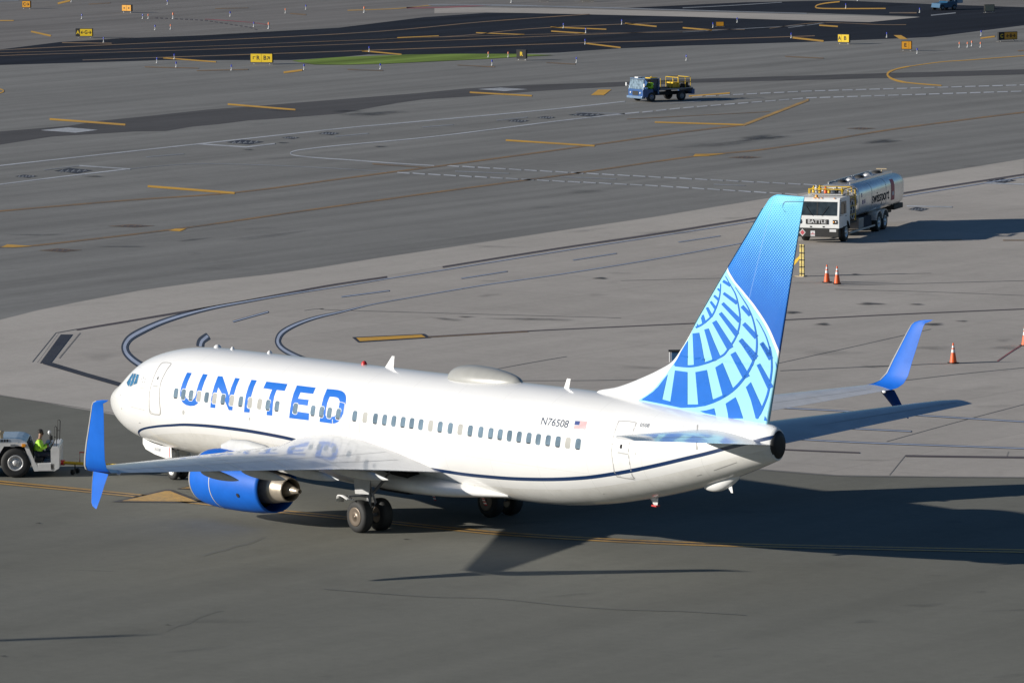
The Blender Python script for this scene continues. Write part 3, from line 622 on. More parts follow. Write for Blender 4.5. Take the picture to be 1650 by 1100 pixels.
outline(Z4([(490, 672), (500, 705), (520, 725), (600, 738), (606, 700), (606, 722), (596, 748), (515, 735), (490, 715)]), .9, M['seal'], 'door_sill', door, sm=1)
hb = MB(); decal(hb, Z4([(572, 350), (580, 322), (592, 322), (584, 355)]), .008, 1); part(hb, 'door_window', M['dark'], door)
hb = MB(); decal(hb, Z4([(530, 412), (580, 418), (575, 438), (528, 434)]), .008, 1); part(hb, 'door_handle', M['seal'], door)
d2 = Z3([(660, 455), (735, 462), (740, 475), (715, 540), (702, 610), (708, 680), (722, 745), (730, 762), (640, 748), (622, 690), (612, 610), (622, 540), (645, 470)])
door = panelpart(d2, 'passenger_door', M['fus'] if False else M['white'], cuts=4); outline(d2, 1.3, M['sealL'], 'door_outline', door)
outline(Z3([(640, 742), (735, 757), (737, 767), (640, 752)]), 1.0, M['seal'], 'door_sill', door, sm=1)
hb = MB(); decal(hb, Z3([(655, 595), (660, 578), (670, 580), (668, 600), (660, 603)]), .008, 1); part(hb, 'door_window', M['dark'], door)
hb = MB(); decal(hb, Z3([(645, 618), (700, 628), (698, 636), (643, 626)]), .008, 1); part(hb, 'door_handle', M['seal'], door)
# the cheat line runs on across the rear door
sb = MB()
def on_line(x, dz): return fpoint(x, fS(x)+dz*.75, .0055)
xx = [31.25+.1*i for i in range(13)]
sb.add([on_line(x, -.085) for x in xx]+[on_line(x, .085) for x in xx], [(i, i+1, 13+i+1, 13+i) for i in range(12)]); part(sb, 'door_stripe', M['navy'], door)
for q in ([(1060, 400), (1090, 385), (1130, 390), (1195, 405), (1203, 440), (1185, 560), (1180, 700), (1165, 770), (1130, 790), (1080, 780), (1045, 745), (1038, 640), (1045, 480)], [(1300, 425), (1350, 415), (1405, 430), (1418, 460), (1405, 560), (1395, 700), (1395, 800), (1360, 822), (1300, 810), (1268, 770), (1262, 640), (1275, 500)]):
    outline(Bz(q), 1.2, M['wframe'], 'emergency_exit')
# small skin details
for u, v, w, h, m in [(557.5, 690.5, 1.3, 1.3, 'seal'), (587, 694, 1.2, 1.2, 'seal'), (295.5, 664, 3.4, 8, 'seal'), (402, 674.5, 2.6, 5, 'seal'), (194.5, 636.5, 1.6, 2.2, 'seal'), (196, 658, 1.4, 2.2, 'seal'), (268, 651.5, 1.6, 1.6, 'seal'), (1024, 730.5, 1.8, 2.4, 'seal'), (1102, 716, 1.5, 1.5, 'seal'), (1102, 687, 1.5, 1.5, 'seal'), (973, 795, 2, 1.6, 'seal'), (765, 782, 1.5, 1.3, 'seal'), (225, 681, 3, 1.8, 'seal')]:
    mb = MB(); decal(mb, [(u+w/2*cos(2*pi*k/10), v+h/2*sin(2*pi*k/10)) for k in range(10)], .005, 0); part(mb, 'skin_fitting', M[m])
mb = MB()
_k = 0
for q in (Z4([(285, 652), (435, 690), (434, 694), (284, 656)]), Z3([(1065, 745), (1090, 738), (1091, 741), (1066, 748)]), [(1123, 684), (1125, 684), (1124.5, 696), (1122, 696)], [(1121, 712), (1124, 712), (1124.5, 724), (1121.5, 724.5)],
          [(1150, 757), (1187, 744), (1187.5, 745), (1150.5, 758)], [(985, 714.5), (988, 714.5), (988, 716), (985, 716)]):
    mb = MB(); decal(mb, q, .005, 2); part(mb, 'skin_marking', M['sealL'])
em = MB()
for k in range(5):
    a = 2*pi*k/5-pi/2; cx, cy = 231, 612
    decal(em, [(cx+4.2*cos(a), cy+5.4*sin(a)), (cx+3.0*cos(a+.42), cy+3.9*sin(a+.42)), (cx+1.4*cos(a), cy+1.8*sin(a)), (cx+3.0*cos(a-.42), cy+3.9*sin(a-.42))], .005, 0)
part(em, 'alliance_emblem', M['seal'])
em = MB(); decal(em, [(226, 624), (231.5, 624.6), (231.2, 625.8), (225.8, 625.2)], .005, 0); part(em, 'emblem_caption', M['seal'])
# cockpit windows
for q in (Z4([(234, 386), (262, 343), (300, 285), (316, 285), (290, 350), (262, 428), (250, 426)]), Z4([(265, 431), (293, 352), (319, 286), (344, 291), (326, 350), (304, 414), (284, 428)]), Z4([(307, 413), (330, 350), (347, 292), (374, 298), (362, 352), (351, 399)])):
    mb = MB(); decal(mb, q, .006, 3); w = part(mb, 'cockpit_window', M['cglass'])
    outline(q, .7, M['seal'], 'window_frame', w, off=.009, sm=1)
def nose_quad(pts, mb):
    mb.add([fpoint(x, z, .006, side=1) for x, z in pts], [(0, 1, 2, 3)])
for pts in ([(1.75, 3.72), (2.35, 3.66), (2.55, 4.18), (2.2, 4.22)], [(2.45, 3.65), (3.0, 3.68), (3.05, 4.2), (2.65, 4.2)]):
    mb = MB(); nose_quad(pts, mb); part(mb, 'cockpit_window', M['cglass'])
# ---------- wing-body fairing
mb = MB(); rings = []
fa = pchip([12.2, 14, 15.5, 18, 19.5, 21, 24.8], [.03, .5, .95, .8, .42, .30, .02])
fr = pchip([12.2, 14.0, 15.6, 17, 20, 22, 23.5, 24.8], [.02, .5, .85, 1, 1, .85, .4, .02])
for i in range(40):
    x = 12.2+12.6*i/39; k = fr(x); c = zc(x); ring = []
    hw = .9+1.27*k; zb_ = c-2.0-.20*k; zt_ = c-1.75+fa(x)
    for j in range(48):
        t = 2*pi*j/48; e = .7
        ring.append((x, hw*abs(cos(t))**e*(1 if cos(t) > 0 else -1)*(.98), (zb_+zt_)/2+(zt_-zb_)/2*abs(sin(t))**e*(1 if sin(t) > 0 else -1)))
    rings.append(ring)
mb.loft(rings); part(mb, 'wing_fairing', M['white'])
# ---------- wings
def airfoil(n=14, tc=.12):
    up = []; lo = []
    for i in range(n+1):
        x = (1-cos(pi*i/n))/2
        y = 5*tc*(.2969*sqrt(x)-.126*x-.3516*x*x+.2843*x**3-.1030*x**4); cam_ = .02*(1-(2*x-.9)**2) if x > 0 else 0
        up.append((x, y+max(cam_, 0))); lo.append((x, -y+max(cam_, 0)*.6))
    return lo[::-1]+up[1:]      # TE lower -> LE -> TE upper
def wing_section(y, z, xl, ch, tc, inc, nrm=(0, 0, 1), x2=1.0):
    """nrm: thickness direction in the y/z plane"""
    out = []
    for a, b in airfoil(14, tc):
        out.append((xl+a*ch*x2, y+nrm[1]*b*ch, z+nrm[2]*b*ch-a*ch*math.tan(radians(inc))))
    return out
def LEx(y): return 23.0-(16.9-y)*.523 if y > 4.9 else 16.72-(4.9-y)*.92
def TEx(y): return 21.95+max(0, y-5.7)*.222
def Wz(y): return 2.32+(y-1.9)*.0955
for side in (-1, 1):
    wg = MB(); rings = []
    for y in (.8, 1.9, 3.0, 4.0, 4.9, 5.7, 7, 9, 11, 13, 15, 16.2, 16.9):
        ch = TEx(y)-LEx(y); tc = .135-.035*(y/16.9)
        rings.append(wing_section(side*y, Wz(y)+.25*ch*math.tan(radians(1.2-1.2*y/16.9)), LEx(y), ch, tc, 1.2-1.2*y/16.9, (0, 0, 1)))
    wg.loft(rings); wing = part(wg, 'wing', M['wing'])
    # slat / flap / spoiler gaps as thin dark seams just proud of the skin
    sm_ = MB()
    def wtop(y, f, o=.006):
        ch = TEx(y)-LEx(y); tc = .135-.035*(y/16.9); inc = 1.2-1.2*y/16.9
        yt = 5*tc*(.2969*sqrt(f)-.126*f-.3516*f*f+.2843*f**3-.1030*f**4)+max(.02*(1-(2*f-.9)**2), 0)
        return (LEx(y)+f*ch, side*y, Wz(y)+.25*ch*math.tan(radians(inc))+yt*ch-f*ch*math.tan(radians(inc))+o)
    def seam(pts, w=.02):
        for (y0, f0), (y1, f1) in zip(pts[:-1], pts[1:]):
            n = 6
            for k in range(n):
                ya, yb = y0+(y1-y0)*k/n, y0+(y1-y0)*(k+1)/n; fa, fb = f0+(f1-f0)*k/n, f0+(f1-f0)*(k+1)/n
                a = wtop(ya, fa); b = wtop(yb, fb)
                if abs(y1-y0) > .2: sm_.add([a, b, (b[0]+w, b[1], b[2]), (a[0]+w, a[1], a[2])], [(0, 1, 2, 3)])
                else: sm_.add([a, b, (b[0], b[1]+w, b[2]), (a[0], a[1]+w, a[2])], [(0, 1, 2, 3)])
    seam([(5.8, .10), (16.3, .14)]); seam([(2.2, .70), (5.6, .68), (12.0, .72)]); seam([(12.2, .72), (16.4, .73)])
    seam([(5.7, .55), (11.8, .58)]); seam([(2.4, .82), (5.6, .83)])
    for y in (5.7, 8.3, 10.6, 12.1, 14.2, 16.4): seam([(y, .62), (y, .98)])
    for y in (7.9, 10.6, 13.5): seam([(y, .01), (y, .12)])
    part(sm_, 'panel_gaps', M['seal'], wing)
    # blended winglet with lower strake
    W_ = [(16.9, Wz(16.9), 23.0, 1.46), (17.10, Wz(16.9)+.07, 23.22, 1.38), (17.28, Wz(16.9)+.22, 23.44, 1.28), (17.41, Wz(16.9)+.5, 23.66, 1.16), (17.50, 4.75, 23.90, 1.03), (17.58, 5.2, 24.15, .90), (17.67, 5.7, 24.42, .76), (17.74, 6.05, 24.62, .65), (17.78, 6.15, 24.74, .57), (17.80, 6.22, 24.95, .56), (17.81, 6.27, 25.26, .36), (17.82, 6.3, 25.62, .06)]
    rings = []
    for i, (y, z, xl, ch) in enumerate(W_):
        p, q = W_[max(i-1, 0)], W_[min(i+1, len(W_)-1)]; dy, dz = q[0]-p[0], q[1]-p[1]; l = hypot(dy, dz)
        if i == 0: nr = (0, 0, 1)
        else: nr = (0, -side*dz/l, dy/l)
        rings.append(wing_section(side*y, z, xl, ch, .10, 0.0, nr))
    wl = MB(); wl.loft(rings); wlo = part(wl, 'winglet', M['blue'])
    # bare metal leading edge strip
    le = MB(); er = []
    for i in range(1, len(rings)-2):
        y, z, xl, ch = W_[i]; p, q = W_[i-1], W_[i+1]; dy, dz = q[0]-p[0], q[1]-p[1]; l = hypot(dy, dz)
        er.append(wing_section(side*y, z, xl-.012, ch, .125, 0.0, (0, -side*dz/l, dy/l))[11:18])
    le.loft(er, caps=False, closed=False)
    part(le, 'leading_edge', M['alu'], wlo)
    T_ = [(17.05, Wz(16.9)-.02, 23.62, .86), (17.22, Wz(16.9)-.32, 23.80, .72), (17.40, Wz(16.9)-.68, 24.02, .55), (17.55, Wz(16.9)-.92, 24.22, .40), (17.60, Wz(16.9)-1.02, 24.36, .26), (17.62, Wz(16.9)-1.08, 24.55, .06)]
    rings = []
    for i, (y, z, xl, ch) in enumerate(T_):
        p, q = T_[max(i-1, 0)], T_[min(i+1, len(T_)-1)]; dy, dz = q[0]-p[0], q[1]-p[1]; l = hypot(dy, dz)
        rings.append(wing_section(side*y, z, xl, ch, .10, 0, (0, side*dz/l, -dy/l)))
    tk = MB(); tk.loft(rings); part(tk, 'strake', M['blue'], wlo)
    sl2 = MB(); er = []
    for i in range(len(T_)-1):
        y, z, xl, ch = T_[i]; p, q = T_[max(i-1, 0)], T_[i+1]; dy, dz = q[0]-p[0], q[1]-p[1]; l = hypot(dy, dz)
        er.append(wing_section(side*y, z, xl-.008, ch, .125, 0, (0, side*dz/l, -dy/l))[12:17])
    sl2.loft(er, caps=False, closed=False); part(sl2, 'strake_leading_edge', M['alu'], wlo)
    nl = MB(); nl.lathe([(0, .01), (.05, .05), (.14, .06), (.2, .02)], (TEx(16.6)-.05, side*16.6, Wz(16.6)-.02), 0, 12); part(nl, 'navigation_light', M['white'], wing)
    # flap track fairings
    for yf, L0, L1, h in ((4.55, 2.4, .95, .27), (6.8, 2.4, .95, .27), (9.0, 2.2, .45, .25), (11.2, 1.9, .35, .22)):
        fb = MB(); rg = []
        x1 = TEx(yf)+L1; x0 = TEx(yf)-L0; zz = Wz(yf)-.10
        for i in range(15):
            t = i/14; x = x0+(x1-x0)*t; pr = (sin(pi*min(1, t*1.02)**.8))**.55 if t < 1 else 0
            r = max(.012, h*pr*(1-.25*t)); zc_ = zz-.06-.14*t
            rg.append([(x, side*yf+.42*r*cos(2*pi*k/16), zc_+r*sin(2*pi*k/16)*(.9 if sin(2*pi*k/16) < 0 else .75)) for k in range(16)])
        fb.loft(rg); part(fb, 'flap_fairing', M['lgray'])
    # engine
    ye = side*4.83; ze = 1.42; c = (0, ye, ze); fl_ = lambda a: .94 if a < 15.2 else .94+.06*min(1, (a-15.2)/1.2)
    cw = MB(); cw.lathe([(13.15, .80), (12.98, .84), (12.90, .90), (12.95, .955), (13.1, 1.0), (13.5, 1.055), (14.1, 1.085), (14.8, 1.08), (15.5, 1.045), (16.2, .975), (16.72, .90), (16.90, .865), (16.89, .845), (16.5, .86), (15.9, .84)], c, 0, 56, zs=fl_)
    eng = part(cw, 'engine', M['blue'])
    lp = MB(); lp.lathe([(13.13, .79), (12.97, .83), (12.885, .90), (12.935, .962), (13.03, .985)], c, 0, 56, zs=fl_); part(lp, 'inlet_lip', M['alu'], eng)
    sb_ = MB(); sb_.lathe([(14.32, 1.092), (14.36, 1.092)], c, 0, 56, zs=fl_); part(sb_, 'cowl_seam', M['wframe'], eng)
    for nm_, pr_ in (('inlet_duct', [(13.15, .80), (13.6, .77), (13.9, .77), (13.92, .01)]), ('fan_duct', [(15.95, .86), (15.7, .84), (15.6, .5)]), ('core_duct', [(17.28, .37), (17.0, .36), (16.95, .02)])):
        fd = MB(); fd.lathe(pr_, c, 0, 40); part(fd, nm_, M['dark'], eng)
    fan = MB()
    for k in range(24):
        a = 2*pi*k/24; r0, r1 = .25, .76
        p = lambda r, da, dx: (13.8+dx, ye+r*cos(a+da), ze+r*sin(a+da))
        fan.add([p(r0, 0, -.06), p(r0, .14, .06), p(r1, .2, .05), p(r1, .0, -.07)], [(0, 1, 2, 3)])
    fan.lathe([(13.45, .01), (13.6, .14), (13.8, .25)], c, 0, 20); part(fan, 'fan', M['gray'], eng)
    cc_ = MB(); cc_.lathe([(15.6, .60), (16.3, .60), (16.75, .56), (16.95, .525), (17.0, .515), (17.01, .50), (17.3, .462), (17.62, .42), (17.70, .405), (17.69, .385), (17.4, .40), (17.2, .41)], c, 0, 44); part(cc_, 'exhaust_nozzle', M['tan'], eng)
    pg = MB(); pg.lathe([(16.95, .38), (17.4, .27), (17.8, .16), (18.02, .095), (18.22, .085), (18.225, .065), (18.1, .06)], c, 0, 24); part(pg, 'exhaust_plug', M['tan'], eng)
    py = MB(); rg = []
    for x, hw_, z0, z1 in ((13.6, .02, 2.45, 2.62), (14.2, .13, 2.3, 2.86), (15.2, .19, 2.25, 2.92), (16.2, .20, 2.15, 2.85), (17.2, .18, 1.98, 2.6), (18.2, .12, 1.98, 2.4), (19.3, .02, 2.12, 2.3)):
        rg.append([(x, ye+hw_*cos(2*pi*k/16), (z0+z1)/2+(z1-z0)/2*sin(2*pi*k/16)) for k in range(16)])
    py.loft(rg); part(py, 'pylon', M['lgray'], eng)
    for dx, dr in ((14.0, 50), (14.5, 20), (13.7, 38)):
        a = radians(180-dr if side < 0 else dr); mk_ = MB(); r = 1.092
        mk_.add([(dx+.06*cos(t), ye+r*cos(a+.05*sin(t)), ze+r*sin(a+.05*sin(t))) for t in [2*pi*k/10 for k in range(10)]], [tuple(range(10))]); part(mk_, 'cowl_marking', M['white'], eng)
    if side < 0:
        mk_ = MB(); a = radians(196); r = 1.02
        mk_.add([(15.9+.08*cos(t), ye+r*cos(a+.08*sin(t)), ze+r*sin(a+.08*sin(t))) for t in [2*pi*k/10 for k in range(10)]], [tuple(range(10))]); part(mk_, 'cowl_vent', M['dark'], eng)
    # main landing gear
    yg = side*2.86; xg = 19.6
    g = MB(); g.tube([(xg-.12, yg+side*.12, 2.3), (xg-.03, yg, 1.25)], .12, 12); g.tube([(xg-.03, yg, 1.3), (xg, yg, .565)], .075, 12)
    g.tube([(xg, yg-.62, .565), (xg, yg+.62, .565)], .07, 12)
    g.tube([(xg-.05, yg, 1.15), (xg-.15, yg-side*1.2, 2.1)], .06, 10); g.tube([(xg+.05, yg, 1.5), (xg+.32, yg, 1.05), (xg+.08, yg, .62)], .04, 8); g.tube([(xg-.06, yg, 1.5), (xg-.1, yg+side*.1, .7)], .022, 6)
    lg = part(g, 'landing_gear_strut', M['gray'])
    gd = MB(); gd.prism([(19.05, 2.25), (20.1, 2.2), (19.98, 1.35), (19.2, 1.3)], 1, yg+side*.30, yg+side*.33); part(gd, 'gear_door', M['wing_under'], lg)
    g2 = MB(); rg = []
    for k in range(7):
        t = k/6; rg.append([(18.55+.95*t+a*.0, yg+side*(.50+.32*sin(t*2.2)), 1.02+.30*sin(t*pi*.8)-b) for a, b in ((0, 0), (0, .035))])
    g2.loft([[(r[0][0], r[0][1]-.16, r[0][2]), (r[0][0], r[0][1]+.16, r[0][2]-.04), (r[1][0], r[1][1]+.16, r[1][2]-.04), (r[1][0], r[1][1]-.16, r[1][2])] for r in rg]); part(g2, 'lower_gear_door', M['white'], lg)
    ga = MB(); ga.tube([(xg-.02, yg, 1.22), (xg-.10, yg+side*.35, 1.27), (xg-.28, yg+side*.70, 1.26)], [.06, .045, .035], 8); part(ga, 'door_link', M['gray'], lg)
    for dy in (-.43, .43):
        wy = yg+dy; w = MB(); w.lathe([(-.20, .28), (-.215, .36), (-.205, .47), (-.16, .545), (-.08, .565), (.08, .565), (.16, .545), (.205, .47), (.215, .36), (.20, .28), (-.20, .28)], (xg, wy, .565), 1, 40)
        wh = part(w, 'wheel', M['black']); h = MB(); sgn = -1 if (dy < 0) else 1
        h.lathe([(sgn*.17, .34), (sgn*.222, .335), (sgn*.228, .30), (sgn*.215, .20), (sgn*.215, .06), (sgn*.24, .05), (sgn*.24, .001)], (xg, wy, .565), 1, 32); h.lathe([(-sgn*.17, .30), (-sgn*.14, .02)], (xg, wy, .565), 1, 24)
        part(h, 'rim', M['tan'] if False else mat('wheel_hub_bronze', (.17, .135, .105), .4, .5), wh)
    # tailplane
    tp = MB(); rings = []
    for t in [0, .12, .3, .5, .7, .85, .95, 1.0]:
        y = .35+6.82*t; xl = 34.0+4.0*t; xt = 37.75+1.45*t
        if t == 1.0: xl += .25; y += .02
        rings.append(wing_section(side*y, 4.50+.122*y, xl, xt-xl, .095-.01*t, .6, (0, 0, 1)))
    tp.loft(rings); tpo = part(tp, 'horizontal_stabilizer', M['wing'])
    sm2 = MB()
    for k in range(10):
        t0, t1 = .08+.088*k, .08+.088*(k+1)
        P = []
        for t in (t0, t1):
            y = .35+6.82*t; xl = 34.0+4.0*t; xt = 37.75+1.45*t; ch = xt-xl
            P.append((xl+.68*ch, side*y, 4.50+.122*y+.028*ch+.03))
        sm2.add([P[0], P[1], (P[1][0]+.03, P[1][1], P[1][2]-.003), (P[0][0]+.03, P[0][1], P[0][2]-.003)], [(0, 1, 2, 3)])
    part(sm2, 'elevator_gap', M['seal'], tpo)
# dark box of the open main wheel well
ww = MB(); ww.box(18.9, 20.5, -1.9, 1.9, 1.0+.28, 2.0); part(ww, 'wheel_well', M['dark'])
# nose gear
ng = MB(); ng.tube([(4.0, 0, 1.6), (4.02, 0, .34)], .07, 12); ng.tube([(4.02, -.26, .34), (4.02, .26, .34)], .045, 10); ng.tube([(3.98, 0, 1.0), (3.2, 0, 1.4)], .04, 8); ng.tube([(4.1, 0, .9), (4.3, 0, .62), (4.06, 0, .4)], .025, 8)
nst = part(ng, 'nose_gear_strut', M['white'])
for dy in (-.2, .2):
    w = MB(); w.lathe([(-.09, .17), (-.10, .24), (-.085, .31), (-.04, .342), (.04, .342), (.085, .31), (.10, .24), (.09, .17), (-.09, .17)], (4.02, dy, .342), 1, 32); wh = part(w, 'wheel', M['black'])
    h = MB(); s_ = -1 if dy < 0 else 1; h.lathe([(s_*.06, .19), (s_*.095, .18), (s_*.08, .12), (s_*.05, .10), (s_*.10, .05), (s_*.10, .001)], (4.02, dy, .342), 1, 24); part(h, 'rim', M['alu'], wh)
for s_ in (-1, 1):
    y = s_*.42
    dp = [(2.42, 1.42), (3.0, 1.30), (3.6, 1.24), (4.25, 1.24), (4.27, .86), (3.9, .80), (3.2, .88), (2.6, 1.02), (2.42, 1.2)]
    nd = MB(); nd.prism(dp, 1, y-.015, y+.015); ndo = part(nd, 'nose_gear_door', M['white'])
    if s_ < 0:
        st_ = MB(); st_.box(4.12, 4.16, y-.019, y-.0155, .86, 1.22); part(st_, 'warning_stripe', M['red'], ndo)
        vs_, fs_ = text2d('76508', .17, .15, 1.0); tb = MB(); tb.add([(3.35+x, y-.018, 1.07+yy-.0*x) for x, yy in vs_], fs_); part(tb, 'door_lettering', M['textdark'], ndo)
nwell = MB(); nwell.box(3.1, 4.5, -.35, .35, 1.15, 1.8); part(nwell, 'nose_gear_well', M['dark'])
# ---------- fin
FIN_LE = [(5.0, 28.3), (5.42, 28.57), (5.65, 29.6), (6.08, 30.92), (6.4, 31.75), (6.73, 32.45), (7.2, 32.95), (8.44, 33.96), (9.94, 35.22), (11.3, 36.40), (12.2, 37.17), (12.5, 37.50), (12.58, 37.75)]
fLE = pchip([a for a, b in FIN_LE], [b for a, b in FIN_LE])
def fTE(z): return 37.36+(z-5.24)*.2345
def fin_half(x, z):
    a, b = fLE(z), fTE(z); ch = b-a
    if ch <= 0: return 0
    f = min(1, max(0, (x-a)/ch)); tc = .10 if z > 7 else .10*min(1, 4.6/ch)
    return ch*5*tc*(.2969*sqrt(f)-.126*f-.3516*f*f+.2843*f**3-.1015*f**4)*(1 if z < 12.3 else 1-(z-12.3)*2)
dcurve = [(20, 745), (90, 700), (160, 650), (220, 590), (280, 510), (330, 450), (380, 360), (440, 270), (480, 190), (520, 110), (560, 45)]
dxz = sorted([(p[2], p[0]) for p in [yp(1030+x/7.174, 540+y/7.174, -.12) for x, y in dcurve]])
fD = pchip([4.9]+[a for a, b in dxz]+[dxz[-1][0]+.6, 12.7], [dxz[0][1]-.4]+[b for a, b in dxz]+[fLE(dxz[-1][0]+.6)-.02, fLE(12.58)-1])
ccurve = [(1110+x/7.333, 425+y/7.333) for x, y in [(460, 75), (510, 140), (560, 210), (630, 290), (700, 380), (765, 465), (820, 550), (885, 660), (940, 770), (1000, 930), (1050, 1090)]]+[(1253.7, 577.6)]
cxz = sorted([(p[2], p[0]) for p in [yp(u, v, -.12) for u, v in ccurve]])
fC = pchip([4.9, cxz[0][0]-.3]+[a for a, b in cxz]+[cxz[-1][0]+.4, 12.7], [44, cxz[0][1]+.22]+[b for a, b in cxz]+[cxz[-1][1]-.35, 31])
vs = []; fs = []; a1 = []; a2 = []; NZ, NX = 150, 60
for i in range(NZ):
    z = 5.0+(12.58-5.0)*i/(NZ-1); a, b = fLE(z), fTE(z); row = []
    for k in range(NX+1): f = (1-cos(pi*k/NX))/2 if k < NX/2 else k/NX; f = (k/NX)**1.6; row.append((a+(b-a)*f, -fin_half(a+(b-a)*f, z), z))
    row += [(p[0], -p[1], p[2]) for p in row[::-1][1:-1]]
    for p in row: vs.append(p); a1.append(p[0]-fD(p[2])); a2.append(p[0]-fC(p[2]))
n = len(row)
for i in range(NZ-1):
    for k in range(n): fs.append((i*n+k, i*n+(k+1) % n, (i+1)*n+(k+1) % n, (i+1)*n+k))
fs.append(tuple(range(n))); fs.append(tuple((NZ-1)*n+k for k in range(n)))
me = bpy.data.meshes.new('vertical_stabilizer'); me.from_pydata([(v[0]-PLANE[0], v[1], v[2]) for v in vs], [], fs)
me.attributes.new('dorsal', 'FLOAT', 'POINT').data.foreach_set('value', a1); me.attributes.new('globe', 'FLOAT', 'POINT').data.foreach_set('value', a2)
for p in me.polygons: p.use_smooth = len(p.vertices) < 10
bm = bmesh.new(); bm.from_mesh(me); bmesh.ops.recalc_face_normals(bm, faces=bm.faces[:]); bm.to_mesh(me); bm.free()
fin = bpy.data.objects.new('vertical_stabilizer', me); COL.objects.link(fin); fin.parent = plane
def fin_mat():
    m = bpy.data.materials.new('fin_paint'); m.use_nodes = True; t = NT(m); b = m.node_tree.nodes['Principled BSDF']
    tc = t.n('ShaderNodeTexCoord'); sx = t.n('ShaderNodeSeparateXYZ'); t.l(tc.outputs['Object'], sx.inputs[0]); X, Zz = sx.outputs[0], sx.outputs[2]
    pit = .084
    p = t.math('MULTIPLY', t.math('ADD', X, Zz), .7071/pit); q = t.math('MULTIPLY', t.math('SUBTRACT', X, Zz), .7071/pit)
    fp = t.math('SUBTRACT', t.math('FRACT', p), .5); fq = t.math('SUBTRACT', t.math('FRACT', q), .5)
    d = t.math('SQRT', t.math('ADD', t.math('MULTIPLY', fp, fp), t.math('MULTIPLY', fq, fq)))
    h = t.math('ADD', Zz, t.math('MULTIPLY', X, .25))     # gradient leans with the fin
    r = t.rng(h, 13.4, 17.3, .02, .60)
    dots = t.math('LESS_THAN', d, r)
    base = t.mix(t.rng(h, 11.5, 14.0, 0, 1), (.016, .085, .38), (.016, .15, .55))
    base = t.mix(t.rng(h, 15.0, 17.3, 0, .5), base, (.022, .25, .62))
    c = t.mix(dots, base, (.17, .56, .76))
    n = t.rng(t.noise(tc.outputs['Object'], 1.3, 4, .6), .3, .7, .93, 1.05)
    cc = t.n('ShaderNodeMix', data_type='RGBA', blend_type='MULTIPLY'); cc.inputs[0].default_value = 1; t.l(c, cc.inputs[6]); t.l(n, cc.inputs[7])
    c2 = cc.outputs[2]
    # rudder hinge seam
    hz = t.math('ABSOLUTE', t.math('SUBTRACT', X, t.math('ADD', t.math('MULTIPLY', Zz, .34), 14.42)))
    c2 = t.mix(t.math('MULTIPLY', t.math('LESS_THAN', hz, .02), .35), c2, (.25, .4, .7))
    g = t.n('ShaderNodeAttribute', attribute_name='globe').outputs['Fac']; dd = t.n('ShaderNodeAttribute', attribute_name='dorsal').outputs['Fac']
    c2 = t.mix(t.math('LESS_THAN', g, 0), c2, (.79, .785, .775)); c2 = t.mix(t.math('LESS_THAN', g, -.13), c2, (.30, .63, .78))
    c2 = t.mix(t.math('LESS_THAN', dd, 0), c2, (.79, .785, .775))
    t.l(c2, b.inputs['Base Color']); b.inputs['Roughness'].default_value = .3; b.inputs['Coat Weight'].default_value = .4
    return m
M['fin'] = fin_mat(); me.materials.append(M['fin'])
def finskin(u, v, off):
    y = 0.0
    for _ in range(6):
        P = yp(u, v, y); y = -fin_half(P[0], P[2])-off
    return (P[0], y, P[2])
def fin_decal(mb, px, off, cuts=2, mi=0): decal(mb, px, off, cuts, mi, proj=finskin)
def C_(p): return [(1110+x/7.333, 425+y/7.333) for x, y in p]
def D_(p): return [(1030+x/7.174, 540+y/7.174) for x, y in p]
def clampfin(px):
    return px
def fpx(x, z, y=0.0):
    d = np.array([x, y, z])-CAM; k = d@Fw; return (825+FPX*(d@Rt)/k, 550-FPX*(d@Up)/k)
def le_px(z, inset=.03): x = fLE(z)+inset; return fpx(x, z, -fin_half(x, z))
def te_px(z, inset=.005): x = fTE(z)-inset; return fpx(x, z, -fin_half(x, z))
pat = MB()
def strip(pts, w, k=5):
    pts = smooth_pts(pts, k); n = len(pts); L = []; R = []
    for i in range(n):
        a, b = pts[max(i-1, 0)], pts[min(i+1, n-1)]; dx, dy = b[0]-a[0], b[1]-a[1]; l = hypot(dx, dy) or 1; ww = (w[0]+(w[1]-w[0])*i/(n-1))/2
        L.append(finskin(pts[i][0]-dy/l*ww, pts[i][1]+dx/l*ww, .009)); R.append(finskin(pts[i][0]+dy/l*ww, pts[i][1]-dx/l*ww, .009))
    pat.add(L+R, [(i, i+1, n+i+1, n+i) for i in range(n-1)])
strip(C_([(374, 235), (372, 290), (366, 350), (350, 430), (318, 520), (280, 600), (230, 655), (150, 718), (80, 752)]), (1.6, 3.2))
strip(C_([(430, 145), (455, 190), (482, 240), (515, 295), (545, 350), (568, 420), (585, 500), (600, 600), (600, 690), (588, 765), (560, 850), (510, 940), (450, 1025), (400, 1080)])+D_([(850, 290), (760, 322), (640, 352), (540, 358), (410, 345)]), (1.2, 4.0))
strip(C_([(545, 275), (585, 335), (625, 398), (665, 460), (702, 525), (735, 600), (762, 680), (785, 780), (800, 880), (802, 970), (793, 1070)])+D_([(1345, 210), (1325, 280), (1285, 370), (1235, 455), (1175, 535), (1100, 615), (1000, 690), (890, 745), (790, 780)]), (.8, 5.4))
strip(C_([(795, 650), (830, 700), (868, 770), (900, 835), (925, 900), (950, 990), (965, 1080)])+D_([(1505, 130), (1522, 210), (1530, 300), (1530, 400), (1518, 500), (1502, 600), (1478, 700), (1440, 800), (1395, 900), (1350, 960)]), (.9, 4.2))
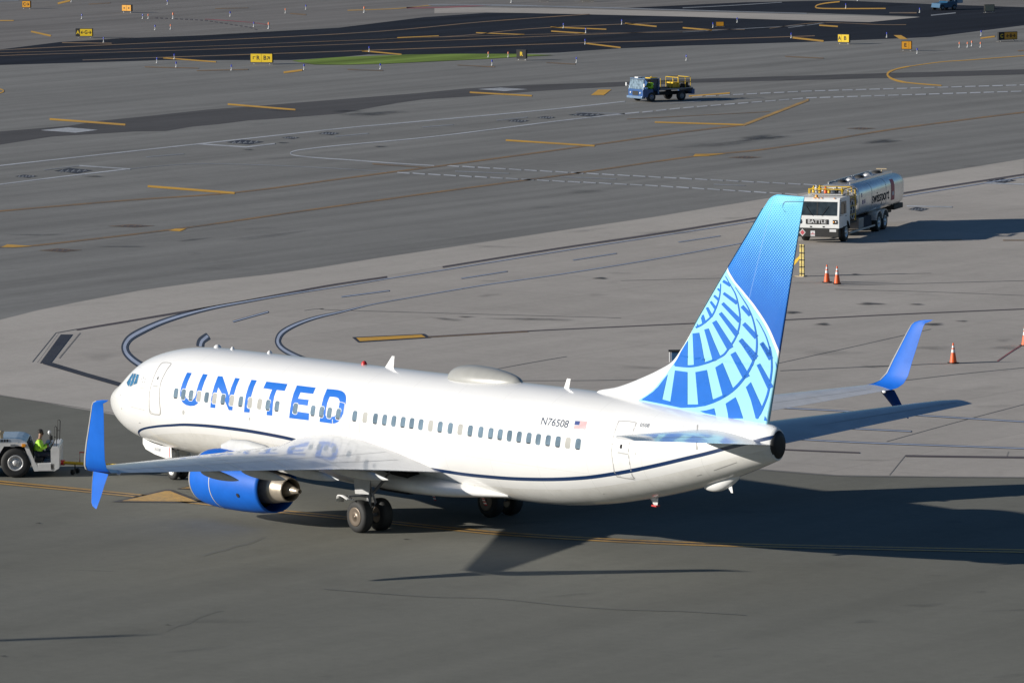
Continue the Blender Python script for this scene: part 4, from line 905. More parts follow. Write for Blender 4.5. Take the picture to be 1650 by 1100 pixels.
def bar(a, b, w0, w1, conv):
    p, q = conv([a, b]); s = 7.333 if conv is C_ else 7.174
    dx, dy = q[0]-p[0], q[1]-p[1]; l = hypot(dx, dy); nx, ny = -dy/l, dx/l; w0 /= s*2; w1 /= s*2
    fin_decal(pat, [(p[0]+nx*w0, p[1]+ny*w0), (q[0]+nx*w1, q[1]+ny*w1), (q[0]-nx*w1, q[1]-ny*w1), (p[0]-nx*w0, p[1]-ny*w0)], .009, 3)
for a, b, w0, w1 in [((338, 292), (370, 325), 22, 22), ((295, 375), (350, 425), 26, 30), ((255, 445), (318, 532), 28, 34), ((212, 515), (268, 630), 30, 38), ((155, 605), (180, 705), 40, 46), ((85, 715), (110, 748), 30, 34), ((402, 202), (488, 256), 34, 38), ((408, 346), (568, 465), 34, 44), ((395, 465), (600, 675), 38, 56), ((368, 580), (570, 840), 42, 62), ((298, 680), (490, 1000), 56, 80), ((626, 500), (722, 608), 42, 44), ((646, 705), (798, 868), 46, 58), ((605, 895), (795, 1110), 52, 66), ((858, 930), (958, 1085), 42, 52)]:
    bar(a, b, w0, w1, C_)
for a, b, w0, w1 in [((1408, 88), (1522, 275), 40, 56), ((1376, 335), (1518, 610), 44, 70), ((1175, 55), (1335, 285), 50, 62), ((1082, 205), (1240, 490), 66, 84)]:
    bar(a, b, w0, w1, D_)
P_ = [D_([(562, 60), (556, 350), (395, 345), (440, 270), (480, 190)]), [(1115.7, 537.1), (1126.4, 535.7), (1130, 553), (1135.9, 586.5), (1118.0, 590)], [(1134.5, 530.7), (1141.6, 528.9), (1150, 550), (1160.3, 573.8), (1148.5, 581.5)],
      D_([(328, 452), (264, 742), (262, 765), (20, 746), (90, 700), (160, 650), (220, 590), (280, 510)]), D_([(412, 404), (556, 424), (556, 812), (355, 790)]), D_([(648, 425), (780, 400), (852, 760), (680, 800)]), D_([(878, 372), (962, 318), (1090, 632), (970, 722)]),
      D_([(20, 746), (263, 738), (355, 764), (556, 798), (680, 798), (790, 765), (900, 730), (1000, 680), (1010, 700), (940, 745), (850, 785), (760, 815), (640, 833), (480, 838), (300, 800)]),
      D_([(1232, 600), (1288, 540), (1355, 690), (1425, 840), (1375, 962), (1345, 955), (1290, 750)]), D_([(998, 788), (1112, 714), (1155, 820), (1200, 960), (1030, 960), (1022, 900)]), D_([(700, 876), (780, 865), (865, 842), (885, 925), (760, 900)]),
      D_([(1572, 300), (1590, 350), (1585, 385)]), D_([(1450, 930), (1482, 990), (1440, 985)])]
for q in P_: fin_decal(pat, q, .0095, 5)
part(pat, 'globe_pattern', M['mblue'], fin)
# rudder balance notch line
rn = MB(); nt_ = [(1296, 325), (1268, 325), (1263, 327), (1261, 332), (1262, 338), (1266, 342)]
pts = smooth_pts(nt_, 3)
for i in range(len(pts)-1): rn.add([finskin(pts[i][0], pts[i][1]-.5, .006), finskin(pts[i+1][0], pts[i+1][1]-.5, .006), finskin(pts[i+1][0]+.4, pts[i+1][1]+.5, .006), finskin(pts[i][0]+.4, pts[i][1]+.5, .006)], [(0, 1, 2, 3)])
part(rn, 'rudder_gap', M['navy'], fin)
# metal leading edge of fin
le = MB()
zz = [7.3+.2*i for i in range(25)]
L = [(fLE(z)-.012, -.05, z) for z in zz]; Mm = [(fLE(z)-.035, 0, z) for z in zz]; R = [(fLE(z)-.012, .05, z) for z in zz]
le.add(L+Mm+R, [(i, i+1, 25+i+1, 25+i) for i in range(24)]+[(25+i, 25+i+1, 50+i+1, 50+i) for i in range(24)]); part(le, 'leading_edge', M['lgray'], fin)
# tail cone exhaust
ap = MB(); zt, zb, hw, zw = fsec(37.62)
rg = []
for x, k in ((37.62, 1.006), (37.74, .96), (37.82, .84), (37.84, .5), (37.84, .05)):
    a = fsec(min(x, 37.75)); cz = (a[0]+a[1])/2
    rg.append([(x-(.16*(1-sin(2*pi*j/28))/2 if x < 37.7 else 0), hw*k*cos(2*pi*j/28)*(1 if x < 37.7 else .86), cz+(zt-zb)/2*k*sin(2*pi*j/28)*(1 if x < 37.7 else .9)-.0) for j in range(28)])
ap.loft(rg); part(ap, 'tail_exhaust', mat('exhaust_dark', (.02, .02, .022), .45, .3, var=.3))
# antennas, beacon, radome
def blade(name, x0, x1, xt0, xt1, h, m='white', zb=None, y=0.0, down=False, th=.05):
    s = -1 if down else 1; z = zb if zb is not None else (fsec((x0+x1)/2)[0]-.03 if not down else fsec((x0+x1)/2)[1]+.03)
    mb = MB(); mb.loft([[(x0, y, z), ((x0+x1)/2, y-th, z), (x1, y, z), ((x0+x1)/2, y+th, z)], [(xt0, y, z+s*h), ((xt0+xt1)/2, y-th*.6, z+s*h), (xt1, y, z+s*h), ((xt0+xt1)/2, y+th*.6, z+s*h)]], smooth=False)
    return part(mb, name, M[m])
blade('antenna', 16.75, 17.25, 17.18, 17.32, .46); blade('antenna', 26.75, 27.02, 26.93, 27.12, .36, th=.03); 
bl = blade('tail_skid', 31.2, 31.7, 31.45, 31.65, .24, down=True, th=.09); mb = MB(); z = fsec(31.45)[1]+.03-.24; mb.box(31.43, 31.68, -.08, .08, z-.05, z-.003); part(mb, 'skid_shoe', M['red'], bl)
mb = MB(); rg = []
for i in range(11):
    t = i/10; x = 34.0+1.9*t; b = fsec(x)[1]; h = .32*sin(pi*t)**.7+.01; rg.append([(x, .26*sin(pi*t)**.5*cos(2*pi*k/14)+.0, b+.05+h*sin(2*pi*k/14)) for k in range(14)])
mb.loft(rg); part(mb, 'tail_bumper', M['white'])
blade('drain_mast', 35.2, 35.45, 35.4, 35.5, .22, zb=fsec(35.2)[1]-.15, down=True, th=.03)
for x, y, s_ in ((6.45, .15, .09), (7.6, 0, .05), (9.75, .1, .06)):
    mb = MB(); z = fsec(x)[0]; mb.lathe([(z-.05-z, s_*1.6), (.03, s_*1.5), (.09, s_*.8), (.11, .005)], (x, y, z), 2, 16); part(mb, 'roof_fitting', M['white'])
mb = MB(); z = fsec(15.55)[0]; mb.lathe([(-.03, .11), (.05, .10), (.12, .06), (.14, .005)], (15.55, 0, z), 2, 16); part(mb, 'beacon', M['red'])
mb = MB(); rg = []
x0, x1 = 20.75, 24.45
for i in range(31):
    t = i/30; x = x0+(x1-x0)*t; z = fsec(x)[0]
    pl_ = sin(pi*min(1, t**.62))**.5 if 0 < t < 1 else 0; w_ = .66*pl_+.01; h_ = .44*(sin(pi*min(1, t**.66))**.42 if 0 < t < 1 else 0)+.005
    rg.append([(x, w_*cos(pi*k/20)*1.0, z-.22*(w_/.66)*0-.12*(abs(cos(pi*k/20))**2)*(w_/.66)+h_*abs(sin(pi*k/20))**.75-.02) for k in range(21)])
mb.loft(rg, caps=False, closed=False); rado = part(mb, 'satellite_antenna_dome', mat('dome_paint', (.36, .355, .33), .35, var=.08, coat=.3))
for s_, nm in ((1.0, 'dome_skirt'),):
    mb = MB(); L = [(p[0][0], p[0][1]*1.0-.0, p[0][2]) for p in rg]; 
    a = [fpoint(p[0][0], fsec(p[0][0])[0]-.135*(abs(p[0][1])/.66)**2-.0, .02, -1) for p in rg]
    b = [(q[0], q[1]-.02 if q[1] < 0 else q[1], q[2]-.03) for q in a]
    c = [(p[-1][0], p[-1][1]-.01, p[-1][2]+.045) for p in rg]
    c0 = [(p[-1][0], p[-1][1]-.02, p[-1][2]-.06) for p in rg]
    mb.add(c+c0, [(i, i+1, 31+i+1, 31+i) for i in range(30)]); part(mb, nm, M['seal'], rado)
# ---------- gear streamers hanging under the belly
for (u0, v0, u1, v1, y) in ((696.5, 791, 701.5, 806, .6), (776, 797, 783.5, 814, .4)):
    mb = MB(); n = 7
    for k in range(n):
        a = yp(u0+(u1-u0)*k/n, v0+(v1-v0)*k/n, y); b = yp(u0+(u1-u0)*(k+1)/n, v0+(v1-v0)*(k+1)/n, y)
        mb.add([(a[0]-.07, y-.02*(k % 2), a[2]), (a[0]+.07, y, a[2]), (b[0]+.07, y, b[2]), (b[0]-.07, y-.02*(k % 2), b[2])], [(0, 1, 2, 3)], k % 2)
    part(mb, 'warning_streamer', [M['red'], M['white']])
# ================================================================== people
M['skin'] = mat('skin', (.30, .17, .11), .6); M['hivis'] = mat('hi_vis_jacket', (.42, .85, .05), .6, var=.2, vs=8); M['navycloth'] = mat('navy_trousers', (.02, .024, .04), .8, var=.2)
M['hair'] = mat('dark_hair', (.015, .012, .01), .7); M['glove'] = mat('light_blue_glove', (.22, .48, .62), .6)
def skin_mesh(name, V, E, root, m, parent):
    me = bpy.data.meshes.new(name); me.from_pydata([v[:3] for v in V], E, [])
    o = bpy.data.objects.new(name, me); COL.objects.link(o)
    md = o.modifiers.new('skin', 'SKIN')
    bm = bmesh.new(); bm.from_mesh(me); sl_ = bm.verts.layers.skin.verify(); bm.verts.ensure_lookup_table()
    for i, v in enumerate(V): bm.verts[i][sl_].radius = (v[3], v[4] if len(v) > 4 else v[3]); bm.verts[i][sl_].use_root = (i == root)
    bm.to_mesh(me); bm.free(); md.use_smooth_shade = True
    ss = o.modifiers.new('sub', 'SUBSURF'); ss.levels = 1; ss.render_levels = 1
    dg = bpy.context.evaluated_depsgraph_get(); me2 = bpy.data.meshes.new_from_object(o.evaluated_get(dg))
    o.modifiers.clear(); o.data = me2; me2.materials.clear(); me2.materials.append(m); bpy.data.meshes.remove(me)
    if parent: o.parent = parent
    return o
def seated(loc, rz, label, steer=(.48, .34), gloves=True, group=None):
    """seated driver facing +x, seat top at z=0 in local space"""
    r = empty('person', loc, rz, label, 'person', group); r.scale = (1.18, 1.18, 1.18)
    V = [(0, 0, .10, .13, .15), (.02, 0, .28, .13, .12), (.05, 0, .47, .15, .12), (.06, 0, .56, .05, .05), (.085, 0, .63, .06, .055), (.10, 0, .71, .085, .075), (.095, 0, .79, .075, .07)]
    Ed = [(0, 1), (1, 2), (2, 3), (3, 4), (4, 5), (5, 6)]
    V.append((.185, 0, .69, .014)); Ed.append((5, 7))
    for s in (-1, 1):
        b = len(V); sx, sz = steer; hx, hy, hz = sx, s*.14, sz
        V += [(.05, s*.19, .47, .055), (.14, s*.25, .27, .045), (hx-.07, hy+s*.02, hz-.01, .03), (hx, hy, hz, .028, .036)]
        Ed += [(2, b), (b, b+1), (b+1, b+2), (b+2, b+3)]
        for k in range(4):
            c = len(V); o = (k-1.5)*.02; L = (.040, .046, .042, .032)[k]
            V += [(hx+.045, hy+o, hz+.012, .0095), (hx+.05+L*.6, hy+o, hz-.012, .009), (hx+.04+L*.3, hy+o*.95, hz-.035, .008)]; Ed += [(b+3, c), (c, c+1), (c+1, c+2)]
        c = len(V); V += [(hx+.01, hy-s*.035, hz+.005, .011), (hx+.045, hy-s*.045, hz-.02, .009)]; Ed += [(b+3, c), (c, c+1)]
        d = len(V); V += [(.02, s*.09, .06, .09), (.42, s*.12, .10, .065), (.50, s*.12, -.30, .045), (.60, s*.12, -.36, .04)]; Ed += [(0, d), (d, d+1), (d+1, d+2), (d+2, d+3)]
    skin_mesh('body', V, Ed, 0, M['skin'], r)
    J = [(0, 0, .10, .18, .20), (.02, 0, .28, .19, .19), (.05, 0, .46, .19, .18), (.06, 0, .55, .085, .08)]; JE = [(0, 1), (1, 2), (2, 3)]
    for s in (-1, 1):
        b = len(J); sx, sz = steer
        J += [(.05, s*.20, .47, .085), (.14, s*.26, .27, .068), (sx-.10, s*.17, sz-.01, .05)]; JE += [(2, b), (b, b+1), (b+1, b+2)]
    skin_mesh('jacket', J, JE, 0, M['hivis'], r)
    T = [(0, 0, .07, .15, .13)]; TE = []
    for s in (-1, 1):
        b = len(T); T += [(.04, s*.09, .07, .105), (.43, s*.12, .10, .08), (.50, s*.12, -.26, .062)]; TE += [(0, b), (b, b+1), (b+1, b+2)]
    skin_mesh('trousers', T, TE, 0, M['navycloth'], r)
    for s in (-1, 1): mb = MB(); mb.lathe([(0, .001), (.01, .05), (.05, .055), (.10, .04), (.12, .001)], (.56, s*.12, -.41), 2, 10); mb.build('shoe', M['black'], r)
    mb = MB(); mb.lathe([(-.02, .094), (.02, .098), (.06, .085), (.09, .05), (.1, .001)], (.085, 0, .765), 2, 14); mb.build('hair', M['hair'], r)
    mb = MB(); mb.box(.165, .19, -.07, .07, .705, .735); mb.build('sunglasses', M['dark'], r)
    if gloves:
        for s in (-1, 1):
            mb = MB(); mb.lathe([(-.05, .03), (-.02, .045), (.03, .042), (.05, .001)], (steer[0], s*.14, steer[1]), 0, 10); mb.build('glove', M['glove'], r)
    return r
def wheel(parent, x, y, r, w, rim='alu', hub=.55, nm='wheel'):
    o = -1 if y < 0 else 1
    mb = MB(); mb.lathe([(-w/2, r*hub), (-w/2-.01, r*.75), (-w/2+.01, r*.92), (-w/2+.05, r*.995), (w/2-.05, r*.995), (w/2-.01, r*.92), (w/2+.01, r*.75), (w/2, r*hub), (-w/2, r*hub)], (x, y, r), 1, 32)
    wh = mb.build(nm, M['black'], parent)
    mb = MB(); mb.lathe([(o*w*.36, r*hub*1.02), (o*w*.50, r*hub), (o*w*.48, r*hub*.86), (o*w*.25, r*hub*.76), (o*w*.25, r*hub*.42), (o*w*.52, r*hub*.36), (o*w*.56, r*hub*.2), (o*w*.56, .001)], (x, y, r), 1, 28)
    for k in range(8):
        a = 2*pi*k/8; mb.tube([(x+r*hub*.6*cos(a), y+o*w*.24, r+r*hub*.6*sin(a)), (x+r*hub*.6*cos(a), y+o*w*.34, r+r*hub*.6*sin(a))], r*.045, 6)
    mb.build('rim', M[rim], wh); return wh
# ================================================================== pushback tractor
M['tugwhite'] = mat('tractor_paint', (.70, .685, .66), .4, var=.12, coat=.2); M['tughood'] = mat('tractor_hood', (.44, .50, .58), .22, .2, var=.15); M['rimgray'] = mat('rim_gray', (.62, .61, .60), .35, .3)
M['yellow'] = mat('safety_yellow', (.72, .46, .02), .45, var=.15); M['orange'] = mat('orange_plastic', (.80, .12, .02), .5, var=.1); M['amber'] = mat('amber_lens', (.85, .33, .02), .3)
M['plastic_white'] = mat('white_plastic', (.66, .66, .66), .4); M['ply'] = mat('beige_cap', (.50, .40, .26), .5)
TH = radians(52.5); tx, ty, _ = gp(26, 769)
tl = (-sin(TH), cos(TH))
tug = empty('tow_tractor', (tx+tl[0]*1.05, ty+tl[1]*1.05, 0), TH, 'low white aircraft tow tractor at the left edge, its driver in an open cab', 'tow tractor')
prof = [(-4.3, .5), (-3.75, .5), (-3.42, 1.12), (-2.6, 1.12), (-2.25, .5), (-.86, .5), (-.42, 1.18), (.32, 1.18), (.68, .24), (.84, .24), (.80, .45), (.70, .60), (.42, 1.30), (-4.3, 1.30)]
for s in (-1, 1): mb = MB(); mb.prism(prof, 1, s*1.16, s*1.02); mb.build('side_panel', M['tugwhite'], tug)
mb = MB(); mb.box(-4.2, .4, -1.01, 1.01, .45, 1.29); b_ = mb; mb.build('chassis', M['dark'], tug)
mb = MB(); mb.prism([(-4.35, 1.302), (.40, 1.302), (.38, 1.33), (.20, 1.42), (.0, 1.45), (-4.35, 1.45)], 1, -1.1, 1.1); hd = mb.build('hood', M['tughood'], tug)
mb = MB(); [mb.box(-.62+.10*k, -.57+.10*k, -1.12, -1.105, 1.33, 1.43) for k in range(4)]; mb.build('hood_vent', M['dark'], hd)
mb = MB(); [mb.box(-2.8+.5*k, -2.5+.5*k, -.6, .6, 1.452, 1.475) for k in range(4)]; mb.build('hood_grille', M['gray'], hd)
mb = MB(); mb.box(-3.9, .1, -1.135, -1.12, 1.31, 1.33); mb.build('hood_trim', M['alu'], hd)
mb = MB(); mb.box(-.18, -.02, -1.19, -1.165, 1.16, 1.26); mb.build('panel_louvre', M['gray'], tug)
mb = MB(); mb.box(.24, .38, -1.20, -1.165, 1.15, 1.27, b=.02); mb.build('side_marker', M['amber'], tug)
mb = MB(); mb.box(.805, 1.46, -1.16, 1.16, .24, .54, b=.03); mb.build('cab_step', M['tugwhite'], tug)
mb = MB(); mb.prism([(1.30, .30), (1.42, .24), (1.60, .34), (1.62, 1.08), (1.57, 1.15), (1.36, 1.15), (1.30, 1.05)], 1, -1.16, 1.16); mb.build('front_cowl', M['tugwhite'], tug)
mb = MB(); mb.box(1.02, 1.29, .2, 1.1, .54, 1.12); mb.build('console', M['gray'], tug)
mb = MB(); mb.box(.70, 1.0, -1.0, .75, .54, .74, b=.04); mb.prism([(.58, .74), (.66, .74), (.58, 1.30), (.48, 1.30)], 1, -1.0, -.4); mb.build('seat', M['black'], tug)
mb = MB(); mb.tube([(1.42, -.42, 1.0), (1.24, -.42, 1.26)], .025, 8); mb.tube([(1.24+.06*cos(a)*.6, -.42+.2*sin(a), 1.26+.2*cos(a)*.5) for a in [2*pi*k/16 for k in range(17)]], .016, 6); mb.build('steering_wheel', M['black'], tug)
for y in (-1.08, .9):
    mb = MB(); mb.tube([(1.50, y, 1.12), (1.54, y, 1.86), (1.48, y, 1.9)], .018, 6); mb.tube([(1.42, y, 1.12), (1.44, y, 1.88), (1.48, y, 1.9)], .016, 6); mb.tube([(1.43, y, 1.5), (1.53, y, 1.5)], .012, 5); mb.build('guard_rail', M['black'], tug)
mb = MB(); mb.tube([(1.30, -1.0, 1.1), (1.30, -1.0, 1.60)], .02, 6); mb.box(1.25, 1.37, -1.08, -.92, 1.38, 1.54, b=.03); sp_ = mb.build('spotlight_post', M['black'], tug)
mb = MB(); mb.lathe([(-.08, .02), (-.05, .055), (0, .07), (.05, .055), (.08, .02)], (1.26, -1.0, 1.66), 2, 14); mb.build('spotlight', M['plastic_white'], sp_)
mb = MB(); mb.lathe([(1.45, .10), (1.62, .10), (1.64, .13), (1.72, .14), (1.74, .001)], (-.56, -.9, 0), 2, 18); mb.build('exhaust_stack', M['ply'], tug)
for x in (0, -3.0):
    for y in (-.98, .98): wheel(tug, x, y, .555, .40, 'rimgray', .53)
cT, sT = cos(TH), sin(TH)
def tugw(x, y, z): return (tug.location.x+cT*x-sT*y, tug.location.y+sT*x+cT*y, z)
seated(tugw(.80, -.72, .74), TH, 'driver in a yellow-green jacket and sunglasses at the wheel of the tow tractor', steer=(.40, .36))
a = Vector(tugw(1.62, -.1, .42)); b = Vector((3.55, 0.0, .36)); d = (b-a).normalized()
tb = empty('tow_bar', (a.x, a.y, 0), 0, 'yellow tow bar between the tow tractor and the jet nose wheel', 'tow bar'); o_ = (a.x, a.y, 0)
mb = MB(); mb.tube([a, b], .06, 10); mb.build('bar', M['yellow'], tb, o_)
mb = MB(); mb.tube([a-d*.1, a+d*.12], .10, 12); mb.build('tow_eye', M['red'], tb, o_)
mb = MB(); c = a+d*.75; mb.tube([c, c+Vector((0, 0, .42)), c+d*.75+Vector((0, 0, .42)), c+d*.75], .025, 8); mb.build('handle', M['red'], tb, o_)
mb = MB(); c = a+d*.55; n_ = Vector((-d.y, d.x, 0))
for s in (-1, 1): mb.lathe([(-.04, .04), (-.04, .10), (.04, .10), (.04, .04)], tuple(c+n_*s*.22-Vector((0, 0, .30))), 1, 16)
mb.tube([c+n_*.22-Vector((0, 0, .30)), c-n_*.22-Vector((0, 0, .30))], .02, 6); mb.tube([c, c-Vector((0, 0, .30))], .025, 6); mb.build('axle', M['black'], tb, o_)
# ================================================================== fuel truck
FH = radians(-58.5); fx0, fy0, _ = gp(1364, 389)
fl2 = (-sin(FH), cos(FH))
tr = empty('fuel_truck', (fx0-fl2[0]*1.2, fy0-fl2[1]*1.2, 0), FH, 'cab-forward aircraft fuel truck with a silver tank and a white cab reading BATTLE', 'fuel truck')
M['tank'] = mat('tank_steel', (.90, .885, .86), .27, .8, var=.10, vs=1.5); M['cabwhite'] = mat('cab_white', (.80, .80, .78), .35, var=.08); M['windscreen'] = mat('windscreen_glass', (.035, .045, .05), .08, var=.5, vs=3)
mb = MB(); mb.prism([(-.62, .80), (-.62, 2.30), (-.5, 2.38), (1.10, 2.38), (1.22, 2.28), (1.34, 1.42), (1.34, .80), (.62, .80), (.62, 1.05), (-.45, 1.05), (-.5, .8)], 1, -1.2, 1.2); cab = mb.build('cab', M['cabwhite'], tr)
mb = MB(); mb.prism([(1.232, 2.18), (1.335, 1.46), (1.350, 1.46), (1.247, 2.18)], 1, -1.08, 1.08); ws = mb.build('windscreen', M['windscreen'], cab)
mb = MB(); mb.prism([(1.236, 2.18), (1.338, 1.46), (1.356, 1.46), (1.252, 2.18)], 1, -.03, .03); mb.build('windscreen_pillar', M['black'], ws)
for s in (-1, 1):
    mb = MB(); mb.tube([(1.37, s*.25, 1.44), (1.30, s*.62, 1.95)], .012, 5); mb.build('wiper', M['black'], cab)
    mb = MB(); mb.prism([(.05, 1.5), (.05, 2.16), (1.0, 2.16), (1.12, 1.5)], 1, s*1.203, s*1.215); mb.build('side_window', M['windscreen'], cab)
    mb = MB(); mb.prism([(-.02, .84), (-.02, 1.46), (1.16, 1.46), (1.20, 1.12), (.70, 1.10), (.66, .84)], 1, s*1.202, s*1.212); dr = mb.build('door', M['cabwhite'], cab)
    mb = MB(); mb.box(.08, .22, s*1.215, s*1.235, 1.36, 1.39); mb.build('handle', M['black'], dr)
    mb = MB(); mb.box(1.342, 1.37, s*.86, s*1.10, 1.02, 1.24, b=.015); hl = mb.build('headlight', M['black'], cab)
    for dy in (.92, 1.04): mb = MB(); mb.lathe([(0, .05), (.02, .045), (.03, .001)], (1.368, s*dy, 1.13), 0, 12); mb.build('lamp', M['alu'] if dy > 1 else M['amber'], hl)
    mb = MB(); mb.tube([(1.1, s*1.2, 2.25), (1.35, s*1.42, 2.2), (1.35, s*1.42, 1.5), (1.2, s*1.2, 1.45)], .014, 6); mm = mb.build('mirror_arm', M['black'], cab)
    mb = MB(); mb.box(1.30, 1.38, s*1.36, s*1.52, 1.6, 2.1, b=.02); mb.build('mirror', M['black'], mm)
mb = MB(); mb.box(1.342, 1.37, -.62, .62, 1.0, 1.26, b=.02); pl_ = mb.build('name_board', M['black'], cab)
vs_, fs_ = text2d('BATTLE', .27, 0, 1.12, .004); mb = MB(); mb.add([(1.374, x, 1.13+y) for x, y in vs_], fs_); mb.build('board_lettering', M['plastic_white'], pl_)
mb = MB(); mb.box(1.15, 1.47, -1.22, 1.22, .34, .79, b=.03); bu = mb.build('bumper', M['black'], tr)
mb = MB(); mb.add([(1.475, y, z) for y, z in ((-.95, .56), (-.77, .36), (-.59, .56), (-.77, .76))], [(0, 1, 2, 3)]); dm = mb.build('hazard_placard', M['plastic_white'], bu)
mb = MB(); mb.add([(1.479, y, z) for y, z in ((-.90, .56), (-.77, .42), (-.64, .56), (-.77, .70))], [(0, 1, 2, 3)]); mb.build('placard_symbol', M['flagred'], dm)
mb = MB(); mb.box(1.472, 1.482, -.32, -.08, .38, .66); pp = mb.build('plate', M['plastic_white'], bu); 
vs_, fs_ = text2d('NO\nSMOKING', .07, 0, 1, .003); mb = MB(); mb.add([(1.486, -.20+x*.7, .52+y) for x, y in vs_], fs_); mb.build('plate_lettering', M['flagred'], pp)
mb = MB(); mb.box(1.472, 1.482, .72, 1.08, .62, .76); mb.build('side_plate', M['plastic_white'], bu)
for y in (-.9, -.2, 0, .2, .9): mb = MB(); mb.box(1.12, 1.2, y-.04, y+.04, 2.345, 2.385, b=.01); mb.build('marker_lamp', M['amber'], cab)
for y in (-.35, .35): mb = MB(); mb.box(1.345, 1.36, y-.05, y+.05, .84, .90); mb.build('tow_hook', M['black'], cab)
mb = MB(); mb.lathe([(0, .09), (.05, .085), (.13, .06), (.15, .001)], (.95, -.15, 2.38), 2, 16); mb.build('beacon', M['amber'], cab)
mb = MB(); mb.box(-10.9, 1.1, -.45, .45, .62, .92); mb.build('chassis_frame', M['black'], tr)
mb = MB(); rings = []
for x, k in ((-2.30, .90), (-2.36, .97), (-2.5, 1), (-10.6, 1), (-10.8, .97), (-10.9, .86)):
    rg = []
    for j in range(48):
        t = 2*pi*j/48; e = .52; cy, sy = cos(t), sin(t)
        rg.append((x, 1.20*k*abs(cy)**e*(1 if cy > 0 else -1), 1.92+.88*k*abs(sy)**e*(1 if sy > 0 else -1)))
    rings.append(rg)
mb.loft(rings); tank = mb.build('tank', M['tank'], tr)
def tankY(z): return 1.20*(max(0, 1-(abs(z-1.92)/.88)**(2/.52)))**(.52/2)
for x in (-2.42, -4.7, -7.4, -10.7):
    mb = MB(); mb.loft([[(x+dx, p[1]*1.012, 1.92+(p[2]-1.92)*1.012) for p in rings[3]] for dx in (-.03, .03)], caps=False); mb.build('tank_band', M['alu'], tank)
mb = MB(); mb.box(-10.5, -2.6, -.62, -.56, 2.62, 2.90); mb.box(-10.5, -2.6, .56, .62, 2.62, 2.90); mb.build('walkway_coaming', M['tank'], tank)
mb = MB(); mb.box(-10.3, -2.7, -.5, .5, 2.815, 2.84); mb.build('walkway', M['gray'], tank)
for k in range(5): mb = MB(); mb.lathe([(0, .26), (.06, .26), (.08, .2), (.12, .18), (.13, .001)], (-3.2-1.6*k, 0, 2.84), 2, 18); mb.build('manhole', M['alu'] if k % 2 else M['black'], tank)
mb = MB(); mb.tube([(-9.9, .2, 2.8), (-9.9, .2, 3.02)], .03, 6); mb.box(-9.96, -9.84, -.1, .5, 3.02, 3.07, b=.01); mb.build('light_bar', M['ply'], tr)
def tanktext(txt, x0, z0, size, m, name, **k):
    vs_, fs_ = text2d(txt, size, 0, k.get('sx', 1), k.get('bold', 0)); mb = MB(); mb.add([(x0-x, tankY(z0+y)+.012, z0+y) for x, y in vs_], fs_); return mb.build(name, M[m], tank)
tanktext('swissport', -6.3, 1.86, .82, 'black', 'company_lettering', sx=1.02, bold=.008)
mb = MB()
for i in range(7):
    z0, z1 = 1.48+.16*i, 1.48+.16*(i+1); mb.add([(-8.35, tankY(z0)+.012, z0), (-8.95, tankY(z0)+.012, z0), (-8.95, tankY(z1)+.012, z1), (-8.35, tankY(z1)+.012, z1)], [(0, 1, 2, 3)])
mb.build('company_emblem', M['flagred'], tank)
mb = MB(); mb.add([(-8.45, tankY(1.75)+.02, 1.75), (-8.8, tankY(1.75)+.02, 1.75), (-8.75, tankY(1.95)+.02, 1.95), (-8.5, tankY(1.95)+.02, 1.95)], [(0, 1, 2, 3)]); mb.build('emblem_mark', M['plastic_white'], tank)
for x, z, w in ((-2.9, 1.72, .22), (-3.3, 1.74, .14), (-2.75, 2.1, .12)):
    mb = MB(); mb.add([(x, tankY(z)+.012, z), (x-w, tankY(z)+.012, z), (x-w, tankY(z+.22)+.012, z+.22), (x, tankY(z+.22)+.012, z+.22)], [(0, 1, 2, 3)]); mb.build('tank_label', mat('violet_label', (.30, .22, .40), .5), tank)
# equipment bay between cab and tank
for y in (-1.05, 1.05):
    mb = MB()
    for x in (-.8, -2.1): mb.tube([(x, y, .95), (x, y, 2.62)], .035, 8)
    for z in (1.3, 1.75, 2.2, 2.62): mb.tube([(-.8, y, z), (-2.1, y, z)], .028, 8)
    mb.build('bay_rail', M['yellow'], tr)
mb = MB(); mb.box(-2.2, -.72, -1.1, 1.1, .86, .95); mb.build('bay_floor', M['black'], tr)
for y, x in ((.92, -1.55), (-.6, -1.5)):
    mb = MB(); mb.lathe([(-.12, .42), (-.12, .46), (.12, .46), (.12, .42), (.10, .12), (-.10, .12), (-.12, .42)], (x, y, 1.55), 1, 28)
    rl = mb.build('hose_reel', M['black'], tr); mb = MB()
    for k in range(6): a = 2*pi*k/6; mb.tube([(x, y+.14, 1.55), (x+.46*cos(a), y+.14, 1.55+.46*sin(a))], .018, 6)
    mb.tube([(x+.47*cos(t), y+.14, 1.55+.47*sin(t)) for t in [2*pi*k/24 for k in range(25)]], .022, 6); mb.build('reel_spokes', M['plastic_white'], rl)
mb = MB()
for k in range(4): mb.tube([(-.95-.25*k, .3-.1*k, .95), (-.95-.25*k, .5-.1*k, 1.9), (-1.2-.2*k, .8-.1*k, 2.3)], .06, 8)
mb.build('pipework', M['gray'], tr)
mb = MB(); mb.box(-1.9, -.1, -.95, .95, 2.42, 2.46); lp = mb.build('lift_platform', M['lgray'], tr)
mb = MB()
for x in (-1.85, -.15):
    for y in (-.92, .92): mb.tube([(x, y, 2.46), (x, y, 2.72)], .028, 6)
for y in (-.92, .92): mb.tube([(-1.85, y, 2.72), (-.15, y, 2.72)], .028, 6)
for x in (-1.85, -.15): mb.tube([(x, -.92, 2.72), (x, .92, 2.72)], .028, 6)
mb.build('platform_railing', M['yellow'], lp)
rs = random.Random(5)
